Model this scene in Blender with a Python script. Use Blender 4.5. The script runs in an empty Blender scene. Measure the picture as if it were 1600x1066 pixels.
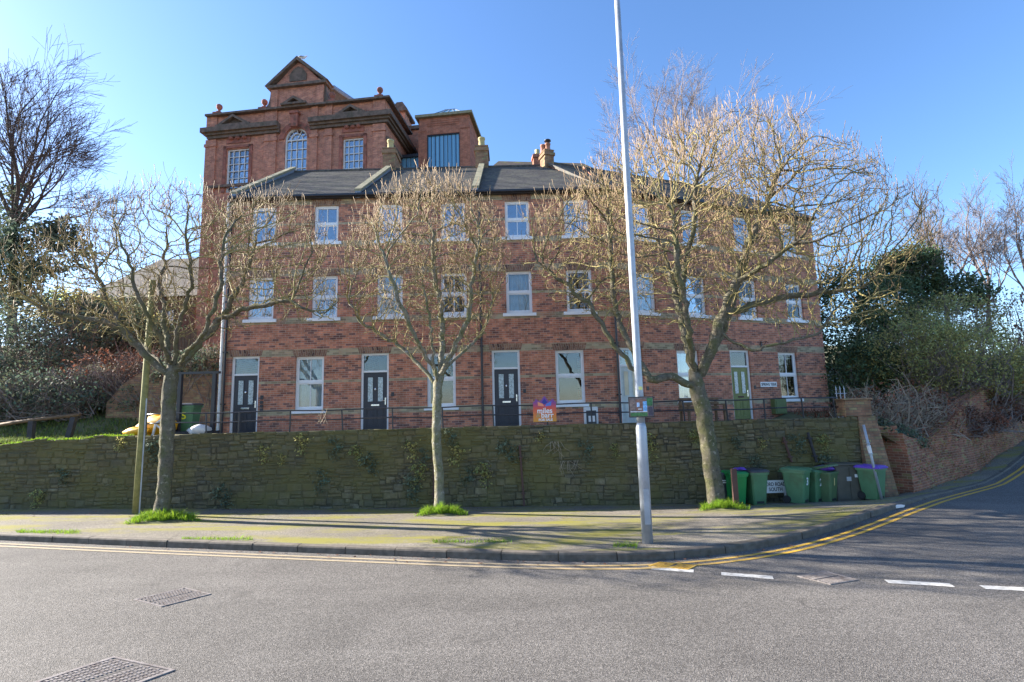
import bpy, math, random
import numpy as np
RNG = random.Random(7)
from mathutils import Vector, Matrix
R = math.radians
SC = bpy.context.scene
COL = SC.collection
# ------------------------------------------------------------------ camera, world, sun, exposure
FPX = 815.0
CAMZ = 2.5
PITCH, ROLL = 7.48, -1.43
camd = bpy.data.cameras.new("camera")
cam = bpy.data.objects.new("camera", camd); COL.objects.link(cam)
camd.sensor_width = 36.0; camd.lens = FPX / 1600 * 36.0
camd.clip_start = 0.05; camd.clip_end = 3000
CM = Matrix.Rotation(R(90 + PITCH), 4, 'X') @ Matrix.Rotation(R(ROLL), 4, 'Z')
cam.matrix_world = Matrix.Translation((0, 0, CAMZ)) @ CM
SC.camera = cam
SUN_AZ, SUN_EL = 15.0, 25.0            # azimuth forward of due left, elevation
sdir = Vector((-math.cos(R(SUN_AZ)) * math.cos(R(SUN_EL)), math.sin(R(SUN_AZ)) * math.cos(R(SUN_EL)), math.sin(R(SUN_EL))))
w = bpy.data.worlds.new("World"); SC.world = w; w.use_nodes = True
nt = w.node_tree; bg = nt.nodes["Background"]
sky = nt.nodes.new("ShaderNodeTexSky"); sky.sky_type = 'NISHITA'; sky.sun_disc = False
sky.sun_elevation = R(SUN_EL); sky.sun_rotation = math.atan2(sdir.x, sdir.y)
sky.air_density = 1.0; sky.dust_density = 0.5; sky.ozone_density = 4.5; sky.altitude = 20
tn_ = nt.nodes.new("ShaderNodeMix"); tn_.data_type = 'RGBA'; tn_.blend_type = 'MULTIPLY'; tn_.inputs[0].default_value = 1.0; tn_.inputs[7].default_value = (1.03, .985, 1.0, 1)
nt.links.new(sky.outputs[0], tn_.inputs[6]); hs_ = nt.nodes.new('ShaderNodeHueSaturation'); hs_.inputs['Saturation'].default_value = 1.08; nt.links.new(tn_.outputs[2], hs_.inputs['Color']); nt.links.new(hs_.outputs[0], bg.inputs[0]); bg.inputs[1].default_value = 0.09
sd = bpy.data.lights.new("sun", 'SUN'); sd.energy = 5.0; sd.angle = R(0.5); sd.color = (1.0, 0.93, 0.82)
sun = bpy.data.objects.new("sun", sd); COL.objects.link(sun)
sun.rotation_euler = sdir.to_track_quat('Z', 'Y').to_euler(); sun.location = (-30, 10, 30)
SC.view_settings.view_transform = 'Standard'; SC.view_settings.look = 'None'
SC.view_settings.exposure = 1.95; SC.view_settings.gamma = 1.0
SC.cycles.max_bounces = 6; SC.cycles.transparent_max_bounces = 12
# ------------------------------------------------------------------ helpers
def ray(px, py):
    return (CM.to_3x3() @ Vector(((px - 800) / FPX, -(py - 533) / FPX, -1.0)))
def at(px, py, Y):
    d = ray(px, py); t = Y / d.y
    return Vector((d.x * t, Y, CAMZ + d.z * t))
def onz(px, py, z):
    d = ray(px, py); t = (z - CAMZ) / d.z
    return Vector((d.x * t, d.y * t, z))
def hor(px):
    return 640 - (px - 800) * 0.025
def lerp(a, b, t): return a + (b - a) * t

class MB:
    def __init__(s): s.v = []; s.f = []; s.uv = []; s.m = []; s.c = []
    def face(s, pts, uv=None, m=0, c=(1, 1, 1)):
        i = len(s.v); s.v += [tuple(p) for p in pts]; s.f.append(tuple(range(i, i + len(pts))))
        s.uv += (uv if uv else [(p[0] + p[1] * .37, p[2]) for p in pts]); s.m.append(m); s.c.append(c)
    def box(s, x0, x1, y0, y1, z0, z1, m=0, c=(1, 1, 1), T=None, uo=(0, 0)):
        P = [Vector((x, y, z)) for x in (x0, x1) for y in (y0, y1) for z in (z0, z1)]
        for idx, k in (((0, 4, 5, 1), 'y'), ((6, 2, 3, 7), 'y'), ((2, 0, 1, 3), 'x'), ((4, 6, 7, 5), 'x'), ((1, 5, 7, 3), 'z'), ((2, 6, 4, 0), 'z')):
            p = [P[q] for q in idx]
            uv = [((a.x if k != 'x' else a.y) + uo[0], (a.z if k != 'z' else a.y) + uo[1]) for a in p]
            s.face([T @ a for a in p] if T else p, uv, m, c)
    def tube(s, pts, rad, n=6, m=0, c=(1, 1, 1), cap=True, rough=0.0):
        pts = [Vector(p) for p in pts]
        if not hasattr(rad, '__len__'): rad = [rad] * len(pts)
        t0 = (pts[1] - pts[0]).normalized()
        a = t0.orthogonal().normalized(); base = len(s.v)
        for i, p in enumerate(pts):
            t = ((pts[min(i + 1, len(pts) - 1)] - pts[max(i - 1, 0)])).normalized()
            a = (a - t * a.dot(t)); a = a.normalized() if a.length > 1e-6 else t.orthogonal().normalized()
            b = t.cross(a)
            for k in range(n):
                an = 2 * math.pi * k / n
                s.v.append(tuple(p + (a * math.cos(an) + b * math.sin(an)) * rad[i] * (1 + (RNG.uniform(-rough, rough) if rough else 0))))
        L = 0
        for i in range(len(pts) - 1):
            dl = (pts[i + 1] - pts[i]).length
            for k in range(n):
                k2 = (k + 1) % n
                s.f.append((base + i * n + k, base + i * n + k2, base + (i + 1) * n + k2, base + (i + 1) * n + k))
                s.uv += [(k / n, L), ((k + 1) / n, L), ((k + 1) / n, L + dl), (k / n, L + dl)]; s.m.append(m); s.c.append(c)
            L += dl
        if cap:
            s.f.append(tuple(base + k for k in range(n))[::-1]); s.uv += [(0, 0)] * n; s.m.append(m); s.c.append(c)
            q = base + (len(pts) - 1) * n
            s.f.append(tuple(q + k for k in range(n))); s.uv += [(0, 0)] * n; s.m.append(m); s.c.append(c)
    def lathe(s, prof, n=16, cen=(0, 0, 0), m=0, c=(1, 1, 1)):
        s.tube_rings([[(cen[0] + r * math.cos(2 * math.pi * k / n), cen[1] + r * math.sin(2 * math.pi * k / n), cen[2] + z) for k in range(n)] for r, z in prof], m, c)
    def tube_rings(s, rings, m=0, c=(1, 1, 1), cap=True):
        n = len(rings[0]); base = len(s.v)
        for r in rings: s.v += [tuple(p) for p in r]
        for i in range(len(rings) - 1):
            for k in range(n):
                k2 = (k + 1) % n
                s.f.append((base + i * n + k, base + i * n + k2, base + (i + 1) * n + k2, base + (i + 1) * n + k))
                z0 = rings[i][k][2]; z1 = rings[i + 1][k][2]
                s.uv += [(k / n, z0), ((k + 1) / n, z0), ((k + 1) / n, z1), (k / n, z1)]; s.m.append(m); s.c.append(c)
        if cap:
            s.f.append(tuple(base + k for k in range(n))[::-1]); s.uv += [(0, 0)] * n; s.m.append(m); s.c.append(c)
            q = base + (len(rings) - 1) * n
            s.f.append(tuple(q + k for k in range(n))); s.uv += [(0, 0)] * n; s.m.append(m); s.c.append(c)
    def prism(s, poly, y0, y1, m=0, c=(1, 1, 1), uo=(0, 0)):   # poly of (x,z), counter-clockwise from -y
        n = len(poly)
        s.face([(x, y0, z) for x, z in poly], [(x + uo[0], z + uo[1]) for x, z in poly], m, c)
        s.face([(x, y1, z) for x, z in reversed(poly)], [(x + uo[0], z + uo[1]) for x, z in reversed(poly)], m, c)
        for i in range(n):
            (xa, za), (xb, zb) = poly[i], poly[(i + 1) % n]
            s.face([(xb, y0, zb), (xa, y0, za), (xa, y1, za), (xb, y1, zb)], [(y0, zb), (y0, za), (y1, za), (y1, zb)], m, c)
    def build(s, name, mats, parent=None, smooth=False, bevel=0, loc=None, rot=None):
        me = bpy.data.meshes.new(name); me.from_pydata(s.v, [], s.f)
        uvl = me.uv_layers.new(name="UVMap"); uvl.data.foreach_set("uv", np.array(s.uv, dtype=np.float32).ravel())
        ca = me.attributes.new("tint", 'FLOAT_COLOR', 'FACE')
        ca.data.foreach_set("color", np.array([(a[0], a[1], a[2], 1) for a in s.c], dtype=np.float32).ravel())
        if not isinstance(mats, (list, tuple)): mats = [mats]
        for mt in mats: me.materials.append(mt)
        if len(mats) > 1: me.polygons.foreach_set("material_index", np.array(s.m, dtype=np.int32))
        if smooth: me.polygons.foreach_set("use_smooth", np.ones(len(s.f), dtype=bool))
        me.update()
        o = bpy.data.objects.new(name, me); COL.objects.link(o)
        if parent: o.parent = parent
        if loc is not None: o.location = loc
        if rot is not None: o.rotation_euler = rot
        if bevel:
            b = o.modifiers.new("bevel", 'BEVEL'); b.width = bevel; b.segments = 2; b.limit_method = 'ANGLE'; b.angle_limit = R(40)
            wd = o.modifiers.new("weld", 'WELD'); wd.merge_threshold = 0.0004
            o.modifiers.move(1, 0)
        return o

def thing(name, label, cat, loc=(0, 0, 0), rz=0, group=None, rot=None):
    o = bpy.data.objects.new(name, None); COL.objects.link(o); o.empty_display_size = .2
    o.location = loc; o.rotation_euler = rot if rot else (0, 0, rz)
    return tag(o, label, cat, group)
def tag(o, label, cat, group=None):
    o['label'] = label; o['category'] = cat
    if group: o['group'] = group
    return o
def kind(o, k, label=None, cat=None):
    o['kind'] = k
    if label: o['label'] = label
    if cat: o['category'] = cat
    return o
def text(name, body, size, mat, parent, loc, rot=(R(90), 0, 0), sx=1.0, bold=0.0, align='CENTER'):
    cu = bpy.data.curves.new(name, 'FONT'); cu.body = body; cu.size = size; cu.extrude = 0.0015; cu.offset = bold
    cu.align_x = align; cu.align_y = 'CENTER'; cu.materials.append(mat)
    tmp = bpy.data.objects.new(name, cu); COL.objects.link(tmp)
    me = bpy.data.meshes.new_from_object(tmp.evaluated_get(bpy.context.evaluated_depsgraph_get())); bpy.data.objects.remove(tmp)
    o = bpy.data.objects.new(name, me); COL.objects.link(o); o.parent = parent; o.location = loc; o.rotation_euler = rot; o.scale = (sx, 1, 1)
    return o
def copy_tree(o, parent=None):
    c = o.copy(); COL.objects.link(c)
    if parent: c.parent = parent
    for ch in [q for q in o.children]: copy_tree(ch, c)
    return c
# ------------------------------------------------------------------ materials
class NT:
    def __init__(s, name):
        s.mat = bpy.data.materials.new(name); s.mat.use_nodes = True; s.t = s.mat.node_tree
        s.b = s.t.nodes["Principled BSDF"]; s.out = s.t.nodes["Material Output"]
    def n(s, typ, **kw):
        x = s.t.nodes.new(typ)
        for k, v in kw.items():
            if k in ('inp',):
                for a, b in v.items():
                    if hasattr(b, 'links') or isinstance(b, bpy.types.NodeSocket): s.t.links.new(b, x.inputs[a])
                    else: x.inputs[a].default_value = b
            else: setattr(x, k, v)
        return x
    def math(s, op, a, b=0.0, clamp=False):
        return s.n("ShaderNodeMath", operation=op, use_clamp=clamp, inp={0: a, 1: b}).outputs[0]
    def mix(s, f, a, b, mode='MIX'):
        x = s.n("ShaderNodeMix", data_type='RGBA', blend_type=mode)
        for i, v in ((0, f), (6, a), (7, b)):
            if isinstance(v, bpy.types.NodeSocket): s.t.links.new(v, x.inputs[i])
            else: x.inputs[i].default_value = v if i == 0 else (v[0], v[1], v[2], 1)
        return x.outputs[2]
    def noise(s, sc, vec=None, det=4, rough=.55, dist=0):
        x = s.n("ShaderNodeTexNoise", inp={'Scale': sc, 'Detail': det, 'Roughness': rough, 'Distortion': dist})
        if vec is not None: s.t.links.new(vec, x.inputs['Vector'])
        return x.outputs['Fac']
    def ramp(s, f, stops):
        x = s.n("ShaderNodeValToRGB"); s.t.links.new(f, x.inputs[0]); e = x.color_ramp.elements
        while len(e) < len(stops): e.new(.5)
        for i, (p, c) in enumerate(stops):
            e[i].position = p; e[i].color = (c, c, c, 1) if not hasattr(c, '__len__') else (c[0], c[1], c[2], 1)
        return x.outputs[0]
    def co(s, k='Object'): return s.n("ShaderNodeTexCoord").outputs[k]
    def attr(s): return s.n("ShaderNodeAttribute", attribute_name="tint").outputs['Color']
    def base(s, v):
        if isinstance(v, bpy.types.NodeSocket): s.t.links.new(v, s.b.inputs['Base Color'])
        else: s.b.inputs['Base Color'].default_value = (v[0], v[1], v[2], 1)
    def set(s, k, v):
        if isinstance(v, bpy.types.NodeSocket): s.t.links.new(v, s.b.inputs[k])
        else: s.b.inputs[k].default_value = v
    def bump(s, h, st=.3, d=.01):
        x = s.n("ShaderNodeBump", inp={'Strength': st, 'Distance': d, 'Height': h}); s.t.links.new(x.outputs[0], s.b.inputs['Normal'])

def plain(name, c, rough=.6, var=.25, sc=6.0, metal=0.0, bump=0.0, dirt=None, dsc=3.0, tint=False):
    m = NT(name); co = m.co()
    n1 = m.noise(sc, co, 5)
    k = m.ramp(n1, [(.3, 1 - var), (.7, 1 + var)])
    col = m.mix(1.0, c, k, 'MULTIPLY')
    if dirt is not None:
        n2 = m.noise(dsc, co, 6, .65)
        col = m.mix(m.ramp(n2, [(.48, 0), (.7, .8)]), col, dirt)
    if tint: col = m.mix(1.0, col, m.attr(), 'MULTIPLY')
    m.base(col); m.set('Roughness', rough); m.set('Metallic', metal)
    if bump: m.bump(m.noise(sc * 6, co, 6), bump, .01)
    return m.mat

def brick(name, c1, c2, mort, bands=(), bandcol=(.24, .17, .085), stain=(.09, .055, .045), bw=.225, rh=.075, alt=None, stainamt=.6):
    m = NT(name); uv = m.co('UV'); ob = m.co('Object')
    wob = m.n("ShaderNodeTexNoise", inp={'Scale': 9.0, 'Detail': 2.0}); m.t.links.new(uv, wob.inputs['Vector'])
    off = m.n("ShaderNodeVectorMath", operation='MULTIPLY_ADD', inp={1: (.012, .012, 0), 2: uv}); m.t.links.new(wob.outputs['Color'], off.inputs[0])
    br = m.n("ShaderNodeTexBrick", offset=.5, inp={'Color1': (0, 0, 0, 1), 'Color2': (1, 1, 1, 1), 'Mortar': (.5, .5, .5, 1), 'Scale': 1.0,
             'Mortar Size': .007, 'Mortar Smooth': .3, 'Bias': 0.0, 'Brick Width': bw, 'Row Height': rh})
    m.t.links.new(off.outputs[0], br.inputs['Vector'])
    rnd = br.outputs['Color']
    col = m.mix(m.ramp(rnd, [(.05, 0), (.95, 1)]), c1, c2)
    if alt: col = m.mix(m.ramp(rnd, [(.80, 0), (.86, .8)]), col, alt)
    big = m.noise(.55, uv, 6, .6)
    col = m.mix(m.ramp(big, [(.35, 0), (.72, stainamt)]), col, stain)
    mid = m.noise(3.2, uv, 5, .6)
    col = m.mix(1.0, col, m.ramp(mid, [(.28, .52), (.75, 1.5)]), 'MULTIPLY')
    if bands:
        sep = m.n("ShaderNodeSeparateXYZ"); m.t.links.new(uv, sep.inputs[0]); v = sep.outputs[1]; tot = None
        for zc, hw in bands:
            a = m.math('LESS_THAN', m.math('ABSOLUTE', m.math('SUBTRACT', v, zc)), hw)
            tot = a if tot is None else m.math('ADD', tot, a, True)
        pat = m.ramp(m.noise(1.3, uv, 3), [(.34, .35), (.5, 1.0)])
        bc = m.mix(m.ramp(rnd, [(.1, 0), (.9, 1)]), bandcol, tuple(x * .55 for x in bandcol))
        col = m.mix(m.math('MULTIPLY', tot, pat), col, bc)
    col = m.mix(m.math('MULTIPLY', br.outputs['Fac'], .75), col, mort)
    m.base(col); m.set('Roughness', .9); m.set('Specular IOR Level', .25)
    h = m.math('ADD', m.math('MULTIPLY', br.outputs['Fac'], -1.0), m.math('MULTIPLY', m.noise(40, uv, 4), .6))
    m.bump(h, .5, .008)
    return m.mat

def leafm(name, c, rough=.5, trans=.25):
    m = NT(name); col = m.mix(1.0, c, m.attr(), 'MULTIPLY'); m.base(col); m.set('Roughness', max(rough, .7)); m.set('Specular IOR Level', .2)
    tr = m.n("ShaderNodeBsdfTranslucent"); m.t.links.new(col, tr.inputs[0])
    mx = m.n("ShaderNodeMixShader", inp={0: trans}); m.t.links.new(m.b.outputs[0], mx.inputs[1]); m.t.links.new(tr.outputs[0], mx.inputs[2])
    m.t.links.new(mx.outputs[0], m.out.inputs[0]); return m.mat

def glassm(name, tintc, refl=.35, rough=.02):
    m = NT(name)
    tr = m.n("ShaderNodeBsdfTransparent", inp={0: (tintc[0], tintc[1], tintc[2], 1)})
    gl = m.n("ShaderNodeBsdfGlossy", inp={'Color': (.95, .97, 1, 1), 'Roughness': rough})
    bp = m.n("ShaderNodeBump", inp={'Strength': .05, 'Distance': .02, 'Height': m.noise(2.2, m.co(), 2)}); m.t.links.new(bp.outputs[0], gl.inputs['Normal'])
    fr = m.n("ShaderNodeFresnel", inp={0: 1.5})
    f = m.math('ADD', fr.outputs[0], refl, True)
    mx = m.n("ShaderNodeMixShader"); m.t.links.new(f, mx.inputs[0]); m.t.links.new(tr.outputs[0], mx.inputs[1]); m.t.links.new(gl.outputs[0], mx.inputs[2])
    m.t.links.new(mx.outputs[0], m.out.inputs[0]); return m.mat

def asphalt(name, c, moss=None, mossamt=0, speck=.5, scale=70, patch=True):
    m = NT(name); co = m.co()
    v = m.n("ShaderNodeTexVoronoi", inp={'Scale': scale}); m.t.links.new(co, v.inputs['Vector'])
    sp = m.n("ShaderNodeSeparateColor"); m.t.links.new(v.outputs['Color'], sp.inputs[0])
    k = m.ramp(sp.outputs[0], [(0.0, 1 - speck), (.6, 1.0), (1.0, 1 + speck * 1.4)])
    col = m.mix(1.0, c, k, 'MULTIPLY')
    fine = m.noise(scale * 2.2, co, 3)
    col = m.mix(1.0, col, m.ramp(fine, [(.3, .72), (.7, 1.28)]), 'MULTIPLY')
    big = m.noise(.33, co, 6, .6, .6)
    col = m.mix(1.0, col, m.ramp(big, [(.3, .78), (.7, 1.16)]), 'MULTIPLY')
    if patch:
        mp = m.n("ShaderNodeMapping", inp={'Scale': (.25, 1.6, 1)}); m.t.links.new(co, mp.inputs[0])
        col = m.mix(1.0, col, m.ramp(m.noise(1.0, mp.outputs[0], 5), [(.3, .88), (.7, 1.1)]), 'MULTIPLY')
    dv = m.n("ShaderNodeTexNoise", inp={'Scale': .9, 'Detail': 5.0}); m.t.links.new(co, dv.inputs['Vector'])
    dw = m.n("ShaderNodeVectorMath", operation='MULTIPLY_ADD', inp={1: (1.6, 1.6, 0), 2: co}); m.t.links.new(dv.outputs['Color'], dw.inputs[0])
    ck = m.n("ShaderNodeTexVoronoi", feature='DISTANCE_TO_EDGE', inp={'Scale': .42 if not moss else .6}); m.t.links.new(dw.outputs[0], ck.inputs['Vector'])
    crack = m.math('MULTIPLY', m.math('LESS_THAN', ck.outputs['Distance'], .0045), m.ramp(m.noise(.35, co, 3), [(.56, 0), (.64, .5)]))
    col = m.mix(crack, col, tuple(x * .3 for x in c))
    if not moss:
        st = m.noise(1.1, co, 5, .6); col = m.mix(m.ramp(st, [(.62, 0), (.70, .5)]), col, tuple(x * .55 for x in c))
    if moss:
        mp = m.n("ShaderNodeMapping", inp={'Scale': (.35, 1.3, 1)}); m.t.links.new(co, mp.inputs[0])
        mm = m.math('ADD', m.noise(1.0, mp.outputs[0], 8, .68, .4), m.math('MULTIPLY', m.math('SUBTRACT', m.noise(34, co, 4, .7), .5), .34))
        col = m.mix(m.ramp(mm, [(.47, 0), (.60, mossamt)]), col, moss)
        m2 = m.noise(2.4, co, 7, .7)
        col = m.mix(m.ramp(m2, [(.58, 0), (.75, .7)]), col, (.045, .04, .028))
    m.base(col); m.set('Roughness', .82); m.set('Specular IOR Level', .3)
    h = m.math('ADD', v.outputs['Distance'], m.math('MULTIPLY', fine, .5))
    m.bump(h, .6, .012)
    return m.mat
RNG = random.Random(7)
# z levels of the terrace front (metres above the road)
YA = 18.2
def zA(px, py): return at(px, py, YA).z
Z_FLOOR = 1.85
GW0, GW1 = zA(482, 641), zA(482, 557)
FW0, FW1 = zA(507, 497), zA(507, 431)
TW0, TW1 = zA(513, 378), zA(513, 321)
Z_EAVE = zA(450, 308)
DTOP = zA(585, 552)
BANDS = [(GW1 + .13, .12), (GW0 - .06, .10), ((GW0 + GW1) / 2 + .05, .05), (FW1 + .14, .12), (FW0 - .08, .10), ((FW0 + FW1) / 2, .05), (TW0 - .08, .10), ((TW0 + TW1) / 2, .04), (Z_EAVE - .12, .2)]
M = {}
M['brick'] = brick('terrace_brick', (.63, .255, .145), (.33, .12, .082), (.45, .37, .29), BANDS, bandcol=(.44, .37, .23), alt=(.17, .09, .08), stain=(.22, .11, .08), stainamt=.4)
M['brick_arch'] = brick('arch_brick', (.34, .20, .12), (.24, .11, .075), (.38, .32, .25), bw=.225, rh=.075, alt=(.09, .05, .045))
M['brick_hall'] = brick('hall_brick', (.60, .25, .145), (.42, .16, .10), (.42, .32, .27), stain=(.20, .095, .075), stainamt=.5)
M['brick_tower'] = brick('tower_brick', (.45, .165, .095), (.36, .125, .075), (.36, .26, .2), stainamt=.2)
M['brick_old'] = brick('old_brick', (.36, .22, .12), (.24, .11, .075), (.14, .12, .09), alt=(.34, .29, .14), stain=(.13, .10, .06), stainamt=.35)
M['brick_lane'] = brick('lane_brick', (.36, .13, .075), (.17, .07, .05), (.40, .30, .20), alt=(.30, .22, .09), stain=(.17, .13, .05), stainamt=.4)
M['brick_brown'] = brick('brown_brick', (.13, .075, .055), (.085, .05, .04), (.14, .11, .09), stainamt=.3)
M['stonetrim'] = plain('red_terracotta', (.30, .105, .07), .85, .35, 5, bump=.3, dirt=(.05, .045, .032))
M['cornice'] = plain('weathered_cornice', (.15, .105, .08), .9, .35, 5, bump=.3, dirt=(.05, .05, .03))
M['white'] = plain('white_paint', (.78, .79, .80), .45, .05, 3)
M['whiteold'] = plain('old_white_paint', (.70, .70, .68), .55, .10, 4, dirt=(.45, .43, .40), dsc=2)
M['black'] = plain('black_paint', (.022, .023, .030), .35, .2, 5)
M['doorblack'] = plain('black_door', (.028, .030, .042), .4, .12, 30, bump=.08)
M['green_door'] = plain('olive_door', (.20, .22, .065), .5, .1, 8)
M['pale_door'] = plain('pale_door', (.55, .60, .58), .5, .1, 4)
M['cream'] = plain('cream_panel', (.66, .58, .40), .6, .1, 4)
M['chrome'] = plain('chrome', (.75, .75, .75), .22, .05, 5, metal=.9)
M['glass'] = glassm('window_glass', (.80, .86, .9), .20)
M['glassd'] = glassm('dark_window_glass', (.85, .9, .92), .03)
M['glassg'] = glassm('ground_window_glass', (.85, .9, .92), .05)
M['frost'] = plain('leaded_glass', (.40, .48, .50), .18, .45, 24)
M['blind'] = plain('blind', (.10, .105, .11), .5, .1, 5)
M['curtain'] = plain('curtain', (.62, .66, .68), .9, .12, 5)
M['beige'] = plain('beige_curtain', (.55, .42, .30), .9, .2, 5)
M['slate'] = plain('roof_tile', (.07, .062, .056), .8, .45, 9, bump=.4, dirt=(.15, .14, .09), dsc=2.4)
M['mossroof'] = plain('mossy_roof', (.10, .07, .05), .9, .3, 6, bump=.4, dirt=(.20, .19, .035), dsc=1.4)
M['coping'] = plain('coping_stone', (.27, .24, .15), .9, .25, 4, bump=.3, dirt=(.20, .19, .09))
M['lead'] = plain('lead', (.20, .23, .28), .4, .2, 5)
M['pot'] = plain('buff_pot', (.46, .40, .20), .85, .2, 5, bump=.2, dirt=(.3, .26, .10))
M['redpot'] = plain('red_pot', (.36, .17, .11), .85, .2, 5)
M['plaster'] = plain('interior_plaster', (.25, .24, .22), .9, .1, 2)
M['bluglass'] = None
M['wood'] = plain('weathered_timber', (.24, .225, .085), .85, .3, 7, bump=.3)
M['darkwood'] = plain('dark_timber', (.035, .033, .036), .8, .3, 7, bump=.3)
M['brownwood'] = plain('brown_timber', (.16, .095, .05), .8, .3, 7, bump=.3)
M['galv'] = plain('galvanised_steel', (.40, .43, .47), .45, .18, 3, metal=.35, bump=.05, dirt=(.28, .29, .31), dsc=6)
M['bingreen'] = plain('green_plastic', (.085, .20, .095), .42, .12, 4, dirt=(.075, .12, .055), dsc=3)
M['binlight'] = plain('faded_green_plastic', (.085, .15, .065), .5, .15, 4, dirt=(.11, .12, .06), dsc=3)
M['binbright'] = plain('bright_green_plastic', (.012, .22, .055), .38, .1, 4)
M['bingrey'] = plain('grey_plastic', (.05, .053, .06), .42, .15, 4)
M['purple'] = plain('purple_plastic', (.13, .055, .42), .4, .15, 4)
M['rubber'] = plain('rubber', (.018, .018, .018), .7, .2, 5)
M['cabinet'] = plain('cabinet_paint', (.085, .075, .055), .6, .2, 3, dirt=(.11, .09, .06))
M['brownmetal'] = plain('brown_metal', (.085, .04, .03), .7, .2, 6)
M['yellowpl'] = plain('yellow_sheet', (.72, .36, .012), .5, .12, 5)
M['whitepl'] = plain('white_plastic', (.72, .70, .68), .45, .12, 5)
M['ink'] = plain('black_ink', (.02, .02, .022), .6, .05, 5)
M['inkwhite'] = plain('white_ink', (.85, .85, .85), .6, .03, 5)
M['numcream'] = plain('cream_ink', (.72, .60, .25), .6, .1, 5)
M['numyellow'] = plain('yellow_ink', (.75, .72, .03), .6, .1, 5)
M['greenbox'] = plain('green_box', (.13, .17, .06), .6, .12, 4)
M['iron'] = plain('cast_iron', (.27, .24, .225), .5, .3, 20, metal=.25, dirt=(.12, .085, .07), dsc=8)
M['irondark'] = plain('dark_iron', (.085, .075, .07), .7, .3, 20); M['yellowpaint'] = plain('yellow_road_paint', (.58, .34, .05), .8, .2, 9, dirt=(.16, .11, .06), dsc=9)
M['bark'] = None
M['gullw'] = plain('gull_white', (.8, .8, .8), .7, .05, 5)
M['gullg'] = plain('gull_grey', (.35, .36, .38), .7, .05, 5)
def barkm(name, c, moss, amt):
    m = NT(name); co = m.co()
    a = m.noise(7, co, 6, .7); b = m.noise(3, co, 5, .6)
    col = m.mix(m.ramp(a, [(.35, 0), (.65, 1)]), tuple(x * .55 for x in c), c)
    col = m.mix(m.ramp(b, [(.42, 0), (.62, amt)]), col, moss)
    lich = m.noise(11, co, 4, .6); col = m.mix(m.ramp(lich, [(.60, 0), (.66, .6)]), col, tuple(min(.5, x * 2.1) for x in c))
    col = m.mix(m.ramp(m.noise(14, co, 5, .7), [(.30, .75), (.44, 0)]), col, (.035, .032, .025))
    m.base(col); m.set('Roughness', .9); m.set('Specular IOR Level', .2); m.bump(m.noise(16, co, 7, .75), 1.0, .05); return m.mat
M['bark'] = barkm('street_tree_bark', (.20, .175, .13), (.13, .135, .05), .7)
M['limb'] = barkm('mossy_limb_bark', (.22, .175, .11), (.24, .235, .07), .9)
M['palebark'] = barkm('pale_street_tree_bark', (.33, .30, .23), (.16, .165, .06), .75)
M['twig'] = plain('twig_bark', (.275, .23, .092), .85, .3, 9)
M['shoot'] = plain('young_shoot', (.29, .195, .10), .7, .3, 11)
M['darktwig'] = plain('dark_twig', (.075, .055, .048), .9, .25, 6)
M['greytwig'] = plain('grey_brown_twig', (.23, .18, .155), .9, .25, 6)
M['paletwig'] = plain('pale_twig', (.33, .27, .2), .9, .25, 6)
M['ivy'] = leafm('ivy_leaf', (.125, .155, .10))
M['leafd'] = leafm('evergreen_leaf', (.085, .12, .055), .4)
M['leafy'] = leafm('yellow_green_leaf', (.36, .34, .125), .55, .5)
M['leafb'] = leafm('brown_leaf', (.21, .095, .06), .7)
M['grass'] = leafm('grass_blade', (.20, .33, .03), .55, .45)
M['grassd'] = leafm('bank_grass', (.15, .20, .06), .6, .35)
M['road'] = asphalt('road_asphalt', (.138, .126, .114), speck=.55, scale=95)
M['pave'] = asphalt('pavement_asphalt', (.205, .18, .145), moss=(.24, .22, .035), mossamt=.9, speck=.45, scale=80)
M['kerb'] = plain('kerb_stone', (.125, .105, .083), .85, .3, 9, bump=.4, dirt=(.07, .06, .04), dsc=4)
M['earth'] = plain('garden_earth', (.14, .13, .055), .95, .4, 3, bump=.5, dirt=(.08, .095, .03), dsc=1.5)
M['slab'] = plain('terrace_paving', (.19, .17, .14), .9, .2, 3, bump=.2)
M['wpaint'] = plain('worn_white_line', (.50, .485, .45), .8, .2, 14, dirt=(.19, .175, .16), dsc=11)
def stonem():
    m = NT('rubble_stone'); co = m.co(); t = m.attr()
    col = m.mix(1.0, t, m.ramp(m.noise(9, co, 6, .7), [(.3, .55), (.7, 1.5)]), 'MULTIPLY')
    col = m.mix(m.ramp(m.noise(1.1, co, 6, .65), [(.34, .1), (.60, .92)]), col, (.135, .118, .045))
    col = m.mix(m.ramp(m.noise(.6, co, 5, .6, .5), [(.5, 0), (.75, .7)]), col, (.075, .065, .05))
    m.base(col); m.set('Roughness', .92); m.set('Specular IOR Level', .2); m.bump(m.noise(22, co, 7, .7), .7, .025); return m.mat
M['stone'] = stonem()
def yellowm():
    m = NT('worn_yellow_line'); co = m.co()
    sx = m.n("ShaderNodeSeparateXYZ"); m.t.links.new(co, sx.inputs[0])
    f = m.n("ShaderNodeMapRange", inp={'Value': sx.outputs[0], 'From Min': 0.0, 'From Max': 4.5})
    fresh = m.mix(f.outputs[0], (.34, .27, .17), (.62, .36, .035))
    m.base(m.mix(m.ramp(m.noise(5, co, 7, .75), [(.5, 0), (.7, .75)]), fresh, (.17, .15, .13)))
    m.set('Roughness', .8); m.bump(m.noise(70, co, 4), .4, .01); return m.mat
M['yellow'] = yellowm()
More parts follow.
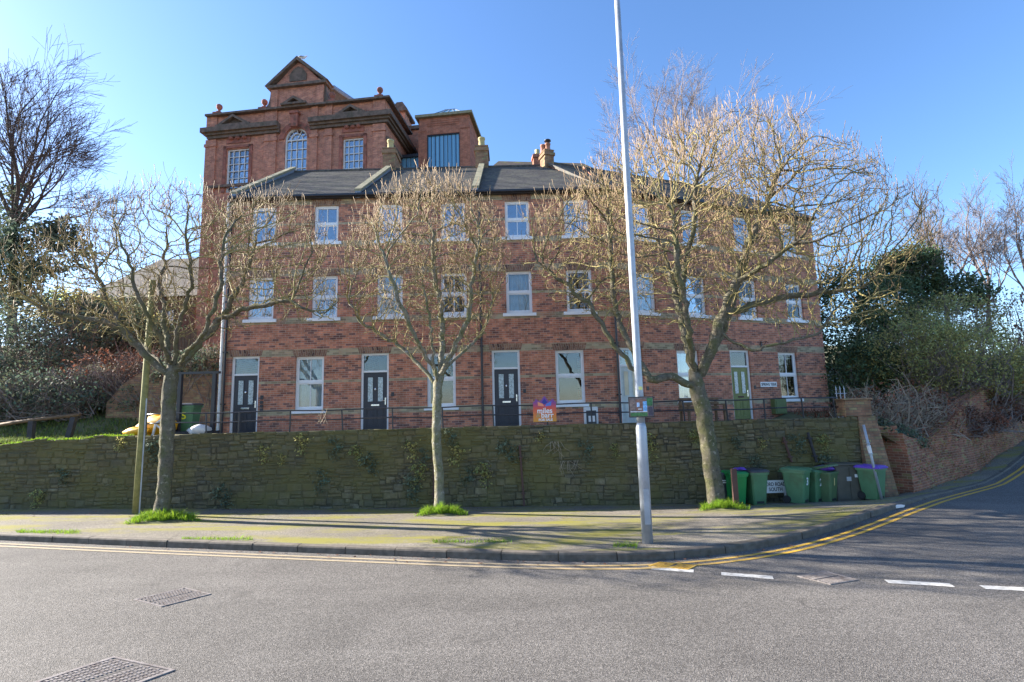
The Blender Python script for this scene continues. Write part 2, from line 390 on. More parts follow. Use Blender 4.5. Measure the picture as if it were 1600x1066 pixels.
def gradm():     # sale board: purple to orange print
    m = NT('printed_board'); u = m.co('UV'); s = m.n("ShaderNodeSeparateXYZ"); m.t.links.new(u, s.inputs[0])
    m.base(m.ramp(s.outputs[1], [(0.0, (.75, .32, .03)), (.35, (.75, .20, .04)), (.7, (.65, .08, .06)), (1.0, (.22, .06, .28))])); m.set('Roughness', .4); return m.mat
M['saleboard'] = gradm()
def bluem(name, c1, c2, bars):
    m = NT(name); u = m.co('UV'); s = m.n("ShaderNodeSeparateXYZ"); m.t.links.new(u, s.inputs[0])
    a = m.noise(.9, u, 3); b = m.math('FRACT', m.math('MULTIPLY', s.outputs[0], bars))
    col = m.mix(m.ramp(b, [(.0, 1), (.5, .0), (1.0, .9)]), c1, c2); m.base(col)
    m.set('Roughness', .18); m.set('Metallic', .15); m.set('Specular IOR Level', .9); m.bump(b, .15, .02); return m.mat
M['channel'] = bluem('channel_glass', (.20, .42, .55), (.10, .26, .40), 3.1)
# ------------------------------------------------------------------ ground levels
KP = [(-60, 23.2), (-30, 16.1), (-11.05, 11.57), (-7.74, 10.79), (-4.89, 10.16), (-2.35, 9.6), (-.09, 9.11), (1.48, 8.89), (2.54, 8.94), (3.71, 9.24), (4.85, 9.75), (6.13, 10.55), (7.22, 11.34), (8.84, 12.55), (11.3, 14.35)]
KX = [p[0] for p in KP]; KY = [p[1] for p in KP]
def smooth_line(pts, it=3):
    for _ in range(it):
        q = [pts[0]]
        for a, b in zip(pts[:-1], pts[1:]):
            q += [(a[0] * .75 + b[0] * .25, a[1] * .75 + b[1] * .25), (a[0] * .25 + b[0] * .75, a[1] * .25 + b[1] * .75)]
        pts = q + [pts[-1]]
    return pts
KLINE = smooth_line(KP + [(11.3 + .82 * d_, 14.35 + .574 * d_) for d_ in (1.5, 3, 4.5, 6, 7.5, 9, 11, 13, 16, 20, 26, 34, 60)], 2)
KLX = [p[0] for p in KLINE]; KLY = [p[1] for p in KLINE]
def yk(x): return float(np.interp(x, KLX, KLY))
def zr(x, y):
    s = (x - 9) * .82 + (y - 12) * .574
    return float(np.interp(s, [-2, 0, 2, 4, 6, 7.3, 8.5, 9.9, 11.5, 13.6, 17.4, 30, 80], [0, 0, -.01, -.06, -.11, -.12, -.05, .06, .25, .53, .84, 1.75, 5.0]))
YW = 15.0
def zb(x): return float(np.interp(x, [-40, -13, -5.6, 1.9, 5.5, 9.2, 11.5], [.4, .08, -.11, -.21, -.23, -.24, -.10]))
def yw(x): return YW if x < 10.9 else 14.8 + (x - 10.9) * .7
def zwall_lane(x): return float(np.interp(x, [10.9, 14.3, 16.4, 19.4, 22.5, 60], [-.06, -.07, .12, .58, .88, 3.2]))
def zp(x, y):
    a, b = yk(x), yw(x); t = min(1, max(0, (y - a) / max(.05, b - a)))
    up = .125 if x < 6 else float(np.interp(x, [7.5, 10, 12], [.125, .07, .04]))
    z1 = zb(x) if x < 10.9 else zwall_lane(x)
    return lerp(zr(x, a) + up, z1, t ** 1.25)
# road
mb = MB(); g = []
for (x, y) in KLINE:
    i = KLINE.index((x, y)); f = min(1, max(0, (x - 1.0) / 9.0))
    d = Vector((.60 * f, -1 + .2 * f)).normalized(); row = []
    for t in (0, .15, .4, .8, 1.4, 2.2, 3.2, 4.5, 6, 8, 11, 16, 24, 36, 60):
        X, Y = x + d.x * t, y + d.y * t; row.append((X, Y, zr(X, Y)))
    g.append(row)
for i in range(len(g) - 1):
    for k in range(len(g[0]) - 1):
        mb.face([g[i][k + 1], g[i + 1][k + 1], g[i + 1][k], g[i][k]])
kind(mb.build('road', M['road'], smooth=True), 'structure')
# pavement
mb = MB(); g = []
xs = sorted(set([-60, -45, -30] + [round(-26 + .5 * i, 2) for i in range(78)] + [13 + i * 1.5 for i in range(30)]))
for x in xs:
    a, b = yk(x) + .13, yw(x) + .15; g.append([(x, lerp(a, b, t), zp(x, lerp(a, b, t))) for t in [i / 14 for i in range(15)]])
for i in range(len(g) - 1):
    for k in range(14):
        mb.face([g[i][k], g[i + 1][k], g[i + 1][k + 1], g[i][k + 1]])
kind(mb.build('pavement', M['pave'], smooth=True), 'structure')
# kerb stones
def along(line, step):
    out = []; acc = 0
    pts = [Vector((p[0], p[1], 0)) for p in line]
    nxt = 0; L = 0
    for a, b in zip(pts[:-1], pts[1:]):
        l = (b - a).length
        while nxt <= L + l:
            out.append(a + (b - a) * ((nxt - L) / l)); nxt += step
        L += l
    return out
mb = MB(); P = along([p for p in KLINE if p[0] > -31 and p[0] < 34], .08)
st = 12
for i in range(0, len(P) - st, st):
    A = P[i: i + st + 1]; rows = []
    dz = RNG.uniform(-.006, .006); dy = RNG.uniform(-.006, .006); cc = RNG.uniform(.75, 1.2)
    for q, p in enumerate(A):
        t = (A[min(q + 1, st)] - A[max(q - 1, 0)]).normalized(); n = Vector((t.y, -t.x, 0))
        pp = p + (t * .007 if q == 0 else (-t * .007 if q == st else Vector()))
        zt = zp(pp.x, yk(pp.x)) + .006 + dz; zlow = zr(pp.x, pp.y) - .1
        o = n * dy
        rows.append([pp + o + Vector((0, 0, zlow)), pp + o + Vector((0, 0, zt - .03)), pp + o - n * .012 + Vector((0, 0, zt - .006)), pp - n * .03 + Vector((0, 0, zt)), pp - n * .15 + Vector((0, 0, zt)), pp - n * .15 + Vector((0, 0, zt - .2))])
    for q in range(st):
        for k in range(5):
            mb.face([rows[q][k], rows[q + 1][k], rows[q + 1][k + 1], rows[q][k + 1]], c=(cc, cc, cc))
    for r_, fl in ((rows[0], 1), (rows[st], 0)):
        mb.face(r_[::-1] if fl else r_, c=(cc, cc, cc))
kind(mb.build('kerb', M['kerb']), 'structure')
# double yellow lines, offset from the kerb
def offset_line(d0, d1, step=.12, x0=-32, x1=40, name='yellow_line', mat='yellow'):
    P = along([p for p in KLINE if x0 < p[0] < x1], step); mb = MB(); rows = []
    for q, p in enumerate(P):
        t = (P[min(q + 1, len(P) - 1)] - P[max(q - 1, 0)]).normalized(); n = Vector((t.y, -t.x, 0)); r_ = []
        for d in (d0, d1):
            c = p + n * d; r_.append(Vector((c.x, c.y, zr(c.x, c.y) + .006)))
        rows.append(r_)
    for a, b in zip(rows[:-1], rows[1:]): mb.face([a[1], b[1], b[0], a[0]])
    kind(mb.build(name, M[mat]), 'structure')
offset_line(.20, .275); offset_line(.37, .445)
# white give-way dashes
for (pa, pb) in (((1018, 888), (1084, 893)), ((1127, 897), (1208, 903)), ((1385, 909), (1488, 915)), ((1535, 918), (1640, 923))):
    a, b = onz(*pa, 0), onz(*pb, 0); t = (b - a).normalized(); n = Vector((t.y, -t.x, 0)) * .075; mb = MB()
    for q in range(6):
        p0, p1 = a.lerp(b, q / 6), a.lerp(b, (q + 1) / 6)
        mb.face([p0 + n + Vector((0, 0, zr(*(p0 + n).xy) + .005)), p1 + n + Vector((0, 0, zr(*(p1 + n).xy) + .005)), p1 - n + Vector((0, 0, zr(*(p1 - n).xy) + .005)), p0 - n + Vector((0, 0, zr(*(p0 - n).xy) + .005))])
    kind(mb.build('white_road_marking', M['wpaint']), 'structure')
# terrain behind the walls
def zt(x, y):
    if x > 10.9:
        base = float(np.interp(x, [10.9, 12.3, 14.3, 16.4, 22.5, 60], [1.15, 1.15, 1.5, 2.05, 2.9, 5.2]))
        return base + max(0, y - yw(x)) * .16
    z = 1.85 + .0 * x
    left = max(0, min(1, (-10.6 - x) / 3.0))
    z = lerp(z, 1.93 + max(0, y - 16.8) * .33 + max(0, -14 - x) * .02, left) if y < 34 else lerp(z, 7.6, left)
    if y > 26: z += (y - 26) * .06 * (1 - left)
    if x < -12: z += -.12 * min(1, (-12 - x) / 5) * max(0, 1 - (y - 15) / 3)
    return z
mb = MB(); g = []
xs = [-140, -90, -60, -45] + [-36 + i * 1.0 for i in range(64)] + [30, 36, 45, 60, 90, 140]
ts = [0, .6, 1.2, 1.8, 2.5, 3.3, 4.5, 6, 8, 10, 13, 16, 20, 26, 40, 80, 160, 400]
for x in xs:
    b = yw(x) + .25; g.append([(x, b + t, zt(x, b + t) + (RNG.uniform(-.05, .05) if (x < -12 or x > 12) else 0)) for t in ts])
for i in range(len(g) - 1):
    for k in range(len(ts) - 1):
        mb.face([g[i][k], g[i + 1][k], g[i + 1][k + 1], g[i][k + 1]])
kind(mb.build('terrain', M['earth'], smooth=True), 'structure')
mb = MB(); mb.box(-10.3, 9.2, YW + .3, 23.5, 1.7, Z_FLOOR + .01)
kind(mb.build('terrace_path', M['slab']), 'structure')
# ------------------------------------------------------------------ stone retaining wall
def stone_wall(name, x0, x1, y, ztop, zbot, seed, th=.45):
    r = random.Random(seed); mb = MB()
    def q(p): return Vector(p)
    n = int((x1 - x0) / .5) + 1
    xsx = [lerp(x0, x1, i / n) for i in range(n + 1)]
    dark = (.05, .045, .035)
    for a, b in zip(xsx[:-1], xsx[1:]):     # core
        mb.face([(a, y, zbot(a) - .2), (b, y, zbot(b) - .2), (b, y, ztop(b) - .03), (a, y, ztop(a) - .03)], c=dark)
        mb.face([(a, y, ztop(a) - .03), (b, y, ztop(b) - .03), (b, y + th, ztop(b) - .03), (a, y + th, ztop(a) - .03)], c=(.10, .10, .05))
    mb.face([(x0, y, zbot(x0) - .2), (x0, y, ztop(x0) - .03), (x0, y + th, ztop(x0) - .03), (x0, y + th, zbot(x0) - .2)], c=dark)
    mb.face([(x1, y, zbot(x1) - .2), (x1, y + th, zbot(x1) - .2), (x1, y + th, ztop(x1) - .03), (x1, y, ztop(x1) - .03)], c=dark)
    pal = [(.15, .125, .075), (.135, .11, .07), (.17, .145, .085), (.12, .108, .078), (.19, .16, .105), (.145, .115, .066), (.11, .10, .076)]
    z = 0.0; H = max(ztop(x) - zbot(x) for x in xsx)
    zlo = min(zbot(x) for x in xsx); z = zlo - .1; ph = r.random() * 6
    while z < zlo + H + .9:
        h = r.choice([.08, .10, .11, .13, .15, .17, .2]); x = x0 - r.random() * .3
        while x < x1:
            l = r.uniform(.11, .38) * (1 if h < .16 else 1.15)
            wob = .06 * math.sin(x * .8 + ph) + .035 * math.sin(x * 2.1 + z * 3) + r.uniform(-.02, .02)
            xa, xb = max(x, x0), min(x + l, x1); xm = (xa + xb) / 2
            za, zb_ = z + wob, z + h + wob
            top = ztop(xm); bot = zbot(xm) - .08
            if xb - xa > .04 and za < top - .03 and zb_ > bot:
                sp = [(za, min(zb_, top))]
                if h > .15 and r.random() < .38: mzz = lerp(za, min(zb_, top), r.uniform(.4, .6)); sp = [(za, mzz), (mzz, min(zb_, top))]
                for (s0, s1) in sp:
                    if s1 - s0 < .025: continue
                    d = r.uniform(.008, .03); g_ = .010; jj = lambda s_=.012: r.uniform(-s_, s_)
                    C = [Vector((xa + g_ + jj(.015), y, s0 + g_ + jj(.015))), Vector((xb - g_ + jj(.015), y, s0 + g_ + jj(.015))), Vector((xb - g_ + jj(.015), y, s1 - g_ + jj(.015))), Vector((xa + g_ + jj(.015), y, s1 - g_ + jj(.015)))]
                    cen = sum(C, Vector()) / 4; ins = min(.022, (s1 - s0) * .22)
                    I = []
                    for c_ in C:
                        dv = (cen - c_); k = Vector((math.copysign(min(ins, abs(dv.x)), dv.x), 0, math.copysign(min(ins, abs(dv.z)), dv.z)))
                        I.append(c_ + k + Vector((0, -d + jj(.009), 0)))
                    bc = r.choice(pal); k = r.uniform(.8, 1.2); col = tuple(v_ * k for v_ in bc)
                    mb.face([I[0], I[1], I[2], I[3]], c=col)
                    for a_ in range(4):
                        b_ = (a_ + 1) % 4; mb.face([C[a_], C[b_], I[b_], I[a_]], c=col)
            x += l
        z += h
    return mb
def ztopw(x): return float(np.interp(x, [-30, -15, -13.5, -11, 9.6], [1.6, 1.86, 1.98, 2.05, 2.06])) + (.03 * math.sin(x * 3.1) + .02 * math.sin(x * 7.3) if x < -10 else .008 * math.sin(x * 4))
o = stone_wall('retaining_wall', -32, 9.75, YW, ztopw, zb, 3).build('retaining_wall', M['stone'])
tag(o, 'long mossy rubble stone retaining wall below the brick terrace', 'wall')
# brick pier at its right end, and the brick wall up the lane
mb = MB()
z0p = -.6
mb.tube_rings([[(9.76, 14.72, z0p), (10.5, 14.72, z0p), (10.5, 15.75, z0p), (9.76, 15.75, z0p)], [(9.76, 14.98, 2.05), (10.22, 14.98, 2.05), (10.22, 15.6, 2.05), (9.76, 15.6, 2.05)]])
f_ = MB()
def bq(mbx, pts):
    L = (Vector(pts[1]) - Vector(pts[0])).length
    us = [0]; base = Vector(pts[0]); dx = (Vector(pts[1]) - base); dx.z = 0; dx.normalize()
    mbx.face(pts, [((Vector(p) - base).dot(dx) + base.x, p[2]) for p in pts])
for (pts) in ([(9.752, 14.70, z0p), (10.55, 14.70, z0p), (10.25, 14.97, 2.06), (9.752, 14.97, 2.06)], [(10.55, 14.70, z0p), (10.55, 15.6, z0p), (10.25, 15.6, 2.06), (10.25, 14.97, 2.06)], [(9.752, 14.97, 2.06), (10.25, 14.97, 2.06), (10.25, 15.6, 2.06), (9.752, 15.6, 2.06)], [(9.752, 15.6, z0p), (9.752, 14.70, z0p), (9.752, 14.97, 2.06), (9.752, 15.6, 2.06)]): bq(f_, pts)
pr = thing('brick_pier', 'red brick pier closing the right end of the stone retaining wall', 'pier', (0, 0, 0))
f_.build('base', M['brick_old'], pr)
mb = MB(); mb.box(9.45, 10.2, 15.02, 15.45, 2.065, 2.52); mb.box(9.40, 10.25, 14.98, 15.5, 2.521, 2.58)
mb.build('top', M['brick_old'], pr, bevel=.02)
# lane wall
mb = MB(); LW = []
for i in range(61):
    s_ = i * .6; x, y = 11.0 + .82 * s_, 15.05 + .574 * s_
    zt_ = float(np.interp(s_, [0, 1.2, 2.2, 4.1, 6.6, 8.5, 10.4, 14.2, 40], [1.55, 1.32, 1.28, 1.85, 2.5, 2.9, 3.15, 3.4, 5.4])) + RNG.uniform(-.03, .03)
    LW.append((x, y, zwall_lane(x) - .4, zt_, s_))
n_ = Vector((.574, -.82, 0)); NS = 8
for a, b in zip(LW[:-1], LW[1:]):
    for k in range(NS):
        def pt(q, t, push=0):
            z = lerp(q[2], q[3], t); bl = .06 * math.sin(q[4] * 1.3 + t * 3) + .10 * (1 - t); return Vector((q[0], q[1], z)) + n_ * bl
        p = [pt(a, k / NS), pt(b, k / NS), pt(b, (k + 1) / NS), pt(a, (k + 1) / NS)]
        mb.face(p, [(a[4], p[0].z), (b[4], p[1].z), (b[4], p[2].z), (a[4], p[3].z)])
    t0, t1 = pt(a, 1), pt(b, 1); mb.face([t0, t1, t1 - n_ * .4, t0 - n_ * .4], [(a[4], 0), (b[4], 0), (b[4], .4), (a[4], .4)])
a = LW[0]
for k in range(NS): p0, p1 = pt(a, k / NS), pt(a, (k + 1) / NS); mb.face([p0 - n_ * .9, p0, p1, p1 - n_ * .9], [(-.9, p0.z), (0, p0.z), (0, p1.z), (-.9, p1.z)])
mb.face([(10.0, 15.5, -.6), (11.2, 15.5, -.6), (11.2, 15.5, 1.75), (10.0, 15.5, 1.75)], [(20, -.6), (21.2, -.6), (21.2, 1.75), (20, 1.75)]); mb.face([(10.0, 15.5, 1.75), (11.2, 15.5, 1.75), (11.2, 15.8, 1.75), (10.0, 15.8, 1.75)])
LWP = [(pt(q_, t_), q_[4]) for q_ in LW for t_ in (0, .25, .5, .75, 1)]
tag(mb.build('lane_wall', M['brick_lane']), 'old mossy brick wall climbing beside the lane on the right', 'wall')
# ------------------------------------------------------------------ terrace of five houses
YB0X = at(962, hor(962), YA).x
PHI = R(20.8)
def fx(px):           # px on the horizon -> (segment, distance along the facade)
    d = ray(px, hor(px)); k = d.x / d.y
    if px <= 962: return k * YA
    tx = (k * (YA - YB0X * math.tan(PHI))) / (1 - k * math.tan(PHI))
    return YB0X + (tx - YB0X) / math.cos(PHI)
class Frame: pass
DEPTH = 4.8; RIDGE = at(600, 266, YA + DEPTH).z
def wall_with_holes(mb, u0, u1, z0, z1, holes, uoff, rev=.18, m=0):
    us = sorted(set([u0, u1] + [h[0] for h in holes] + [h[1] for h in holes])); zs = sorted(set([z0, z1] + [h[2] for h in holes] + [h[3] for h in holes]))
    for a, b in zip(us[:-1], us[1:]):
        for c, d in zip(zs[:-1], zs[1:]):
            um, zm = (a + b) / 2, (c + d) / 2
            if any(h[0] < um < h[1] and h[2] < zm < h[3] for h in holes): continue
            mb.face([(a, 0, c), (b, 0, c), (b, 0, d), (a, 0, d)], [(a + uoff, c), (b + uoff, c), (b + uoff, d), (a + uoff, d)], m)
    for (a, b, c, d) in holes:
        for p in ([(a, 0, c), (a, 0, d), (a, rev, d), (a, rev, c)], [(b, 0, d), (b, 0, c), (b, rev, c), (b, rev, d)], [(a, 0, d), (b, 0, d), (b, rev, d), (a, rev, d)], [(b, 0, c), (a, 0, c), (a, rev, c), (b, rev, c)]):
            mb.face(p, [(q[0] + q[1] + uoff, q[2]) for q in p], m)
def make_window(par, uc, z0, z1, w_, style, bar, ground=False, label=None, sillw=.13, plainblank=False, blue=True):
    a, b = uc - w_ / 2, uc + w_ / 2; mb = MB(); f = .062; zm = lerp(z0, z1, .5 if not ground else .52)
    y0, y1 = .085, .165
    mb.box(a, a + f, y0, y1, z0, z1); mb.box(b - f, b, y0, y1, z0, z1); mb.box(a + f, b - f, y0, y1, z1 - f, z1); mb.box(a + f, b - f, y0, y1, z0, z0 + f * 1.3)
    # upper sash stands proud of the lower one
    s = .04
    mb.box(a + f, b - f, y0 + .012, y1 - .02, zm - .035, zm + .035)
    for (c, d, yy) in ((zm + .035, z1 - f, .02), (z0 + f * 1.3, zm - .035, .035)):
        mb.box(a + f, a + f + s, y0 + yy, y1 - .01, c, d); mb.box(b - f - s, b - f, y0 + yy, y1 - .01, c, d)
        mb.box(a + f + s, b - f - s, y0 + yy, y1 - .01, d - s, d); mb.box(a + f + s, b - f - s, y0 + yy, y1 - .01, c, c + s)
        if bar: mb.box(uc - .012, uc + .012, y0 + yy + .004, y1 - .03, c + s, d - s)
    wn = mb.build('window', M['white'] if not plainblank else M['whiteold'], par, bevel=.004)
    if label: wn['label'] = label
    p = MB(); yp = .135
    p.box(a + f, b - f, yp, yp + .006, z0 + f, z1 - f); p.build('pane', M['glassg'] if ground else (M['glass'] if blue else M['glassd']), wn)
    sl = MB(); sl.box(a - sillw, b + sillw, -.075, .16, z0 - .115, z0 - .002); sl.build('sill', M['white'], wn, bevel=.006)
    yb = .225 if style != 'white' else .148
    if style == 'blind':
        q = MB(); n = int((z1 - z0) / .05)
        for i in range(n):
            zz = z0 + .05 + i * .05; T = Matrix.Translation((0, yb, zz)) @ Matrix.Rotation(R(35), 4, 'X')
            q.box(a + .06, b - .06, -.022, .022, -.0015, .0015, T=T)
        q.build('blind', M['bingrey'], wn)
    elif style in ('curtain', 'net', 'beige', 'white'):
        q = MB(); n = 26; pts = []
        spans = [(a + .05, b - .05)] if style in ('net', 'white') else [(a + .05, lerp(a, b, .40)), (lerp(a, b, .62), b - .05)]
        for (s0, s1) in spans:
            for i in range(n):
                ua, ub = lerp(s0, s1, i / n), lerp(s0, s1, (i + 1) / n); amp = .0 if style == 'white' else .03
                ya, yb2 = yb + amp * math.sin(i * 1.25), yb + amp * math.sin((i + 1) * 1.25)
                q.face([(ua, ya, z0 + .05), (ub, yb2, z0 + .05), (ub, yb2, z1 - .05), (ua, ya, z1 - .05)])
        q.build('blind' if style == 'white' else 'curtain', M['beige'] if style == 'beige' else (M['white'] if style == 'white' else M['curtain']), wn, smooth=True)
    elif style == 'half':
        q = MB(); q.box(a + .05, b - .05, yb, yb + .004, lerp(z0, z1, .55), z1 - .05); q.build('blind', M['curtain'], wn)
    return wn
def make_door(par, uc, z0, z1, w_, dm, style, lab):
    a, b = uc - w_ / 2, uc + w_ / 2; f = .075; zt_ = z0 + 1.99
    fr = MB(); y0, y1 = .07, .17
    fr.box(a, a + f, y0, y1, z0, z1); fr.box(b - f, b, y0, y1, z0, z1); fr.box(a + f, b - f, y0, y1, z1 - f, z1); fr.box(a + f, b - f, y0, y1, zt_ + .02, zt_ + .085)
    fo = fr.build('door_frame', M['white'], par, bevel=.004)
    g_ = MB(); g_.box(a + f, b - f, .125, .132, zt_ + .085, z1 - f); g_.build('fanlight', M['glassg'], fo)
    dr = MB(); la, lb = a + f + .004, b - f - .004; yd = .11
    dr.box(la, lb, yd, yd + .045, z0 + .02, zt_ + .015)
    for s_ in (-1, 1):      # raised mouldings of the lower panels
        c = uc + s_ * (lb - la) * .215; hw = (lb - la) * .15
        for (x0_, x1_, c0, c1) in ((c - hw, c + hw, .72, .70), (c - hw, c + hw, .14, .12), (c - hw, c - hw + .018, .12, .72), (c + hw - .018, c + hw, .12, .72)):
            dr.box(min(x0_, x1_), max(x0_, x1_), yd - .012, yd + .002, z0 + min(c0, c1), z0 + max(c0, c1))
        dr.box(c - hw + .05, c + hw - .05, yd - .008, yd + .002, z0 + .19, z0 + .65)
        for (x0_, x1_, c0, c1) in ((c - hw * .85, c + hw * .85, 1.84, 1.86), (c - hw * .85, c + hw * .85, 0.98, 1.0), (c - hw * .85, c - hw * .85 + .018, 1.0, 1.84), (c + hw * .85 - .018, c + hw * .85, 1.0, 1.84)):
            dr.box(x0_, x1_, yd - .014, yd + .002, z0 + c0, z0 + c1)
    do = dr.build('door', dm, par, bevel=.003)
    if lab: do['label'] = lab
    for s_ in (-1, 1):
        c = uc + s_ * (lb - la) * .215; hw = (lb - la) * .15 * .85 - .018
        g_ = MB(); g_.box(c - hw, c + hw, yd - .006, yd - .001, z0 + 1.0, z0 + 1.84); g_.build('glass_panel', M['frost'] if style != 'pale' else M['cream'], do)
    q = MB(); q.box(uc - .14, uc + .14, yd - .016, yd - .001, z0 + .84, z0 + .90); q.build('letterbox', M['chrome'] if style != 'green' else M['brownmetal'], do, bevel=.004)
    q = MB(); hx = lb - .06; q.box(hx - .018, hx + .018, yd - .012, yd - .001, z0 + .88, z0 + 1.12); q.tube([(hx, yd - .04, z0 + 1.02), (hx - .11, yd - .04, z0 + 1.02)], .011, 6); q.tube([(hx, yd, z0 + 1.02), (hx, yd - .045, z0 + 1.02)], .011, 6)
    q.build('handle', M['chrome'], do)
    if style == 'black':
        q = MB(); q.lathe([(.0, -.05), (.03, -.035), (.036, 0), (.03, .035), (.0, .06)], 10, (uc, yd - .012, z0 + 1.42)); q.build('knocker', M['chrome'], do, smooth=True)
    return do
HS = [
 dict(l=346, r=556, door=380, win=482, f=[400.5, 503], lab='end terrace red brick house with net curtains and white corner downpipe, at the left end', door_m='doorblack', ds='black', dl='black panelled front door with two leaded lights and chrome letterbox', gw='net', fw=[('dark', True), ('dark', True)], tw=['half', 'dark']),
 dict(l=556, r=749, door=585, win=690, f=[608, 711], lab='red brick terraced house with black venetian blinds and a white blind on its first floor', door_m='doorblack', ds='black', dl='black panelled front door under a tree reflecting fanlight', gw='blind', fw=[('white', False), ('blind', True)], tw=['half', 'dark']),
 dict(l=749, r=962, door=792, win=893, f=[816, 913], lab='red brick terraced house behind the orange sale board', door_m='doorblack', ds='black', dl='black front door with leaded glass', gw='dark', fw=[('net', False), ('dark', False)], tw=['dark', 'dark']),
 dict(l=962, r=1141, door=990, win=1080, f=[1018, 1100], lab='red brick terraced house with a pale door, behind the lamp post and bench', door_m='pale_door', ds='pale', dl='pale blue grey front door with cream lower panel', gw='net', fw=[('net', False), ('curtain', False)], tw=['dark', 'curtain']),
 dict(l=1141, r=1296, door=1162, win=1237, f=[1183, 1257], lab='red brick terraced house at the right end with an olive green door', door_m='green_door', ds='green', dl='olive green front door', gw='beige', fw=[('dark', True), ('dark', True)], tw=['dark', 'dark']),
]
ZB = 1.3
def rel(z): return z - ZB
for hi, H in enumerate(HS):
    segB = hi >= 3
    u0, u1 = fx(H['l']), fx(H['r'])
    W = u1 - u0
    if not segB: loc = (u0, YA, ZB); rz = 0
    else:
        s_ = u0 - YB0X; loc = (YB0X + s_ * math.cos(PHI), YA + s_ * math.sin(PHI), ZB); rz = PHI
    hs = thing('terraced_house', H['lab'], 'house', loc, rz, 'red brick terraced houses on the raised terrace')
    U = lambda px: fx(px) - u0
    dw, ww, fw_, tw_ = .98, 1.0, .92, .88
    z = dict(g0=rel(GW0), g1=rel(GW1), f0=rel(FW0), f1=rel(FW1), t0=rel(TW0), t1=rel(TW1))
    ud, uw = U(H['door']), U(H['win']); zfl = rel(Z_FLOOR) + .05
    holes = [(ud - dw / 2, ud + dw / 2, zfl, rel(DTOP)), (uw - ww / 2, uw + ww / 2, z['g0'], z['g1'])]
    fu = [U(p) for p in H['f']]
    for u in fu: holes += [(u - fw_ / 2, u + fw_ / 2, z['f0'], z['f1']), (u - tw_ / 2, u + tw_ / 2, z['t0'], z['t1'])]
    ev = rel(Z_EAVE); rdg = rel(RIDGE); BD = DEPTH * 2
    mb = MB(); wall_with_holes(mb, 0, W, 0, ev, holes, u0 * 1.0)
    # shift band coordinate: uv v is world height
    mb.uv = [(a, b + ZB) for a, b in mb.uv]
    g0 = len(mb.uv)
    gab = [(0, 0), (0, ev), (DEPTH, rdg - .05), (BD, ev), (BD, 0)]
    e0 = .02
    mb.face([(e0, y, zz) for y, zz in gab], [(y + 3, zz + ZB) for y, zz in gab])
    mb.face([(W - e0, y, zz) for y, zz in reversed(gab)], [(y + 3, zz + ZB) for y, zz in reversed(gab)])
    mb.face([(W - e0, BD, 0), (e0, BD, 0), (e0, BD, ev), (W - e0, BD, ev)])
    wl = mb.build('wall', M['brick'], hs)
    # interior floors and partition keep the rooms dark
    mb = MB()
    for zz in (.5, rel(FW0) - .75, rel(TW0) - .75, ev - .1): mb.box(.1, W - .1, .16, BD - .2, zz - .08, zz)
    mb.box(.12, W - .12, 2.6, 2.7, .5, ev - .1); mb.box((ud + uw) / 2 - .05, (ud + uw) / 2 + .05, .16, 2.6, .5, ev - .1)
    mb.build('interior', M['plaster'], hs)
    # brick arches
    for (a, b, c, d) in holes:
        q = MB(); e = .06; hh = .23
        q.face([(a - e, -.006, d), (b + e, -.006, d), (b + e * 2, -.006, d + hh), (a - e * 2, -.006, d + hh)], [(d, a - e), (d, b + e), (d + hh, b + e), (d + hh, a - e)])
        q.face([(a - e, -.006, d), (a - e, 0, d), (b + e, 0, d), (b + e, -.006, d)])
        q.build('brick_arch', M['brick_arch'], hs)
    make_door(hs, ud, zfl, rel(DTOP), dw, M[H['door_m']], H['ds'], H['dl'])
    make_window(hs, uw, z['g0'], z['g1'], ww, H['gw'], hi in (0, 4), True, None, .1)
    for k, u in enumerate(fu):
        st_, br_ = H['fw'][k]
        make_window(hs, u, z['f0'], z['f1'], fw_, st_, br_, blue=(hi == 0))
        make_window(hs, u, z['t0'], z['t1'], tw_, H['tw'][k], hi in (0, 1, 2))
    # roof of overlapping tile courses
    mb = MB(); n = 20
    la, lb = (0.0, W) ; ra, rb = (0.0, W)
    if hi == 2: rb = W - DEPTH * math.sin(PHI) * 1.02
    oh = .22
    for i in range(n):
        t0, t1 = i / n, (i + 1) / n + .012
        def rp(t, lift): return (lerp(-oh, DEPTH, t), lerp(ev - .03, rdg, t) + lift)
        y0_, z0_ = rp(t0, .03); y1_, z1_ = rp(min(t1, 1), .004)
        xa0, xb0, xa1, xb1 = lerp(la, ra, t0), lerp(lb, rb, t0), lerp(la, ra, min(1, t1)), lerp(lb, rb, min(1, t1))
        mb.face([(xa0, y0_, z0_), (xb0, y0_, z0_), (xb1, y1_, z1_), (xa1, y1_, z1_)])
        mb.face([(xa0, y0_, z0_ - .028), (xb0, y0_, z0_ - .028), (xb0, y0_, z0_), (xa0, y0_, z0_)])
    mb.face([(rb, DEPTH, rdg), (ra, DEPTH, rdg), (la, BD + oh, ev), (lb, BD + oh, ev)])
    mb.face([(la, -oh, ev - .035), (lb, -oh, ev - .035), (lb, 0, ev - .034), (la, 0, ev - .034)][::-1])
    rf = mb.build('roof', M['slate'], hs)
    q = MB(); q.tube([(ra, DEPTH, rdg + .01), (rb, DEPTH, rdg + .01)], .085, 8); q.build('ridge_tiles', M['slate'], rf)
    # gutter and soffit
    q = MB(); q.box(0, W, -.30, -.205, ev - .115, ev - .02); q.box(0, W, -.19, -.01, ev - .14, ev - .045); q.build('gutter', M['black'], hs, bevel=.02)
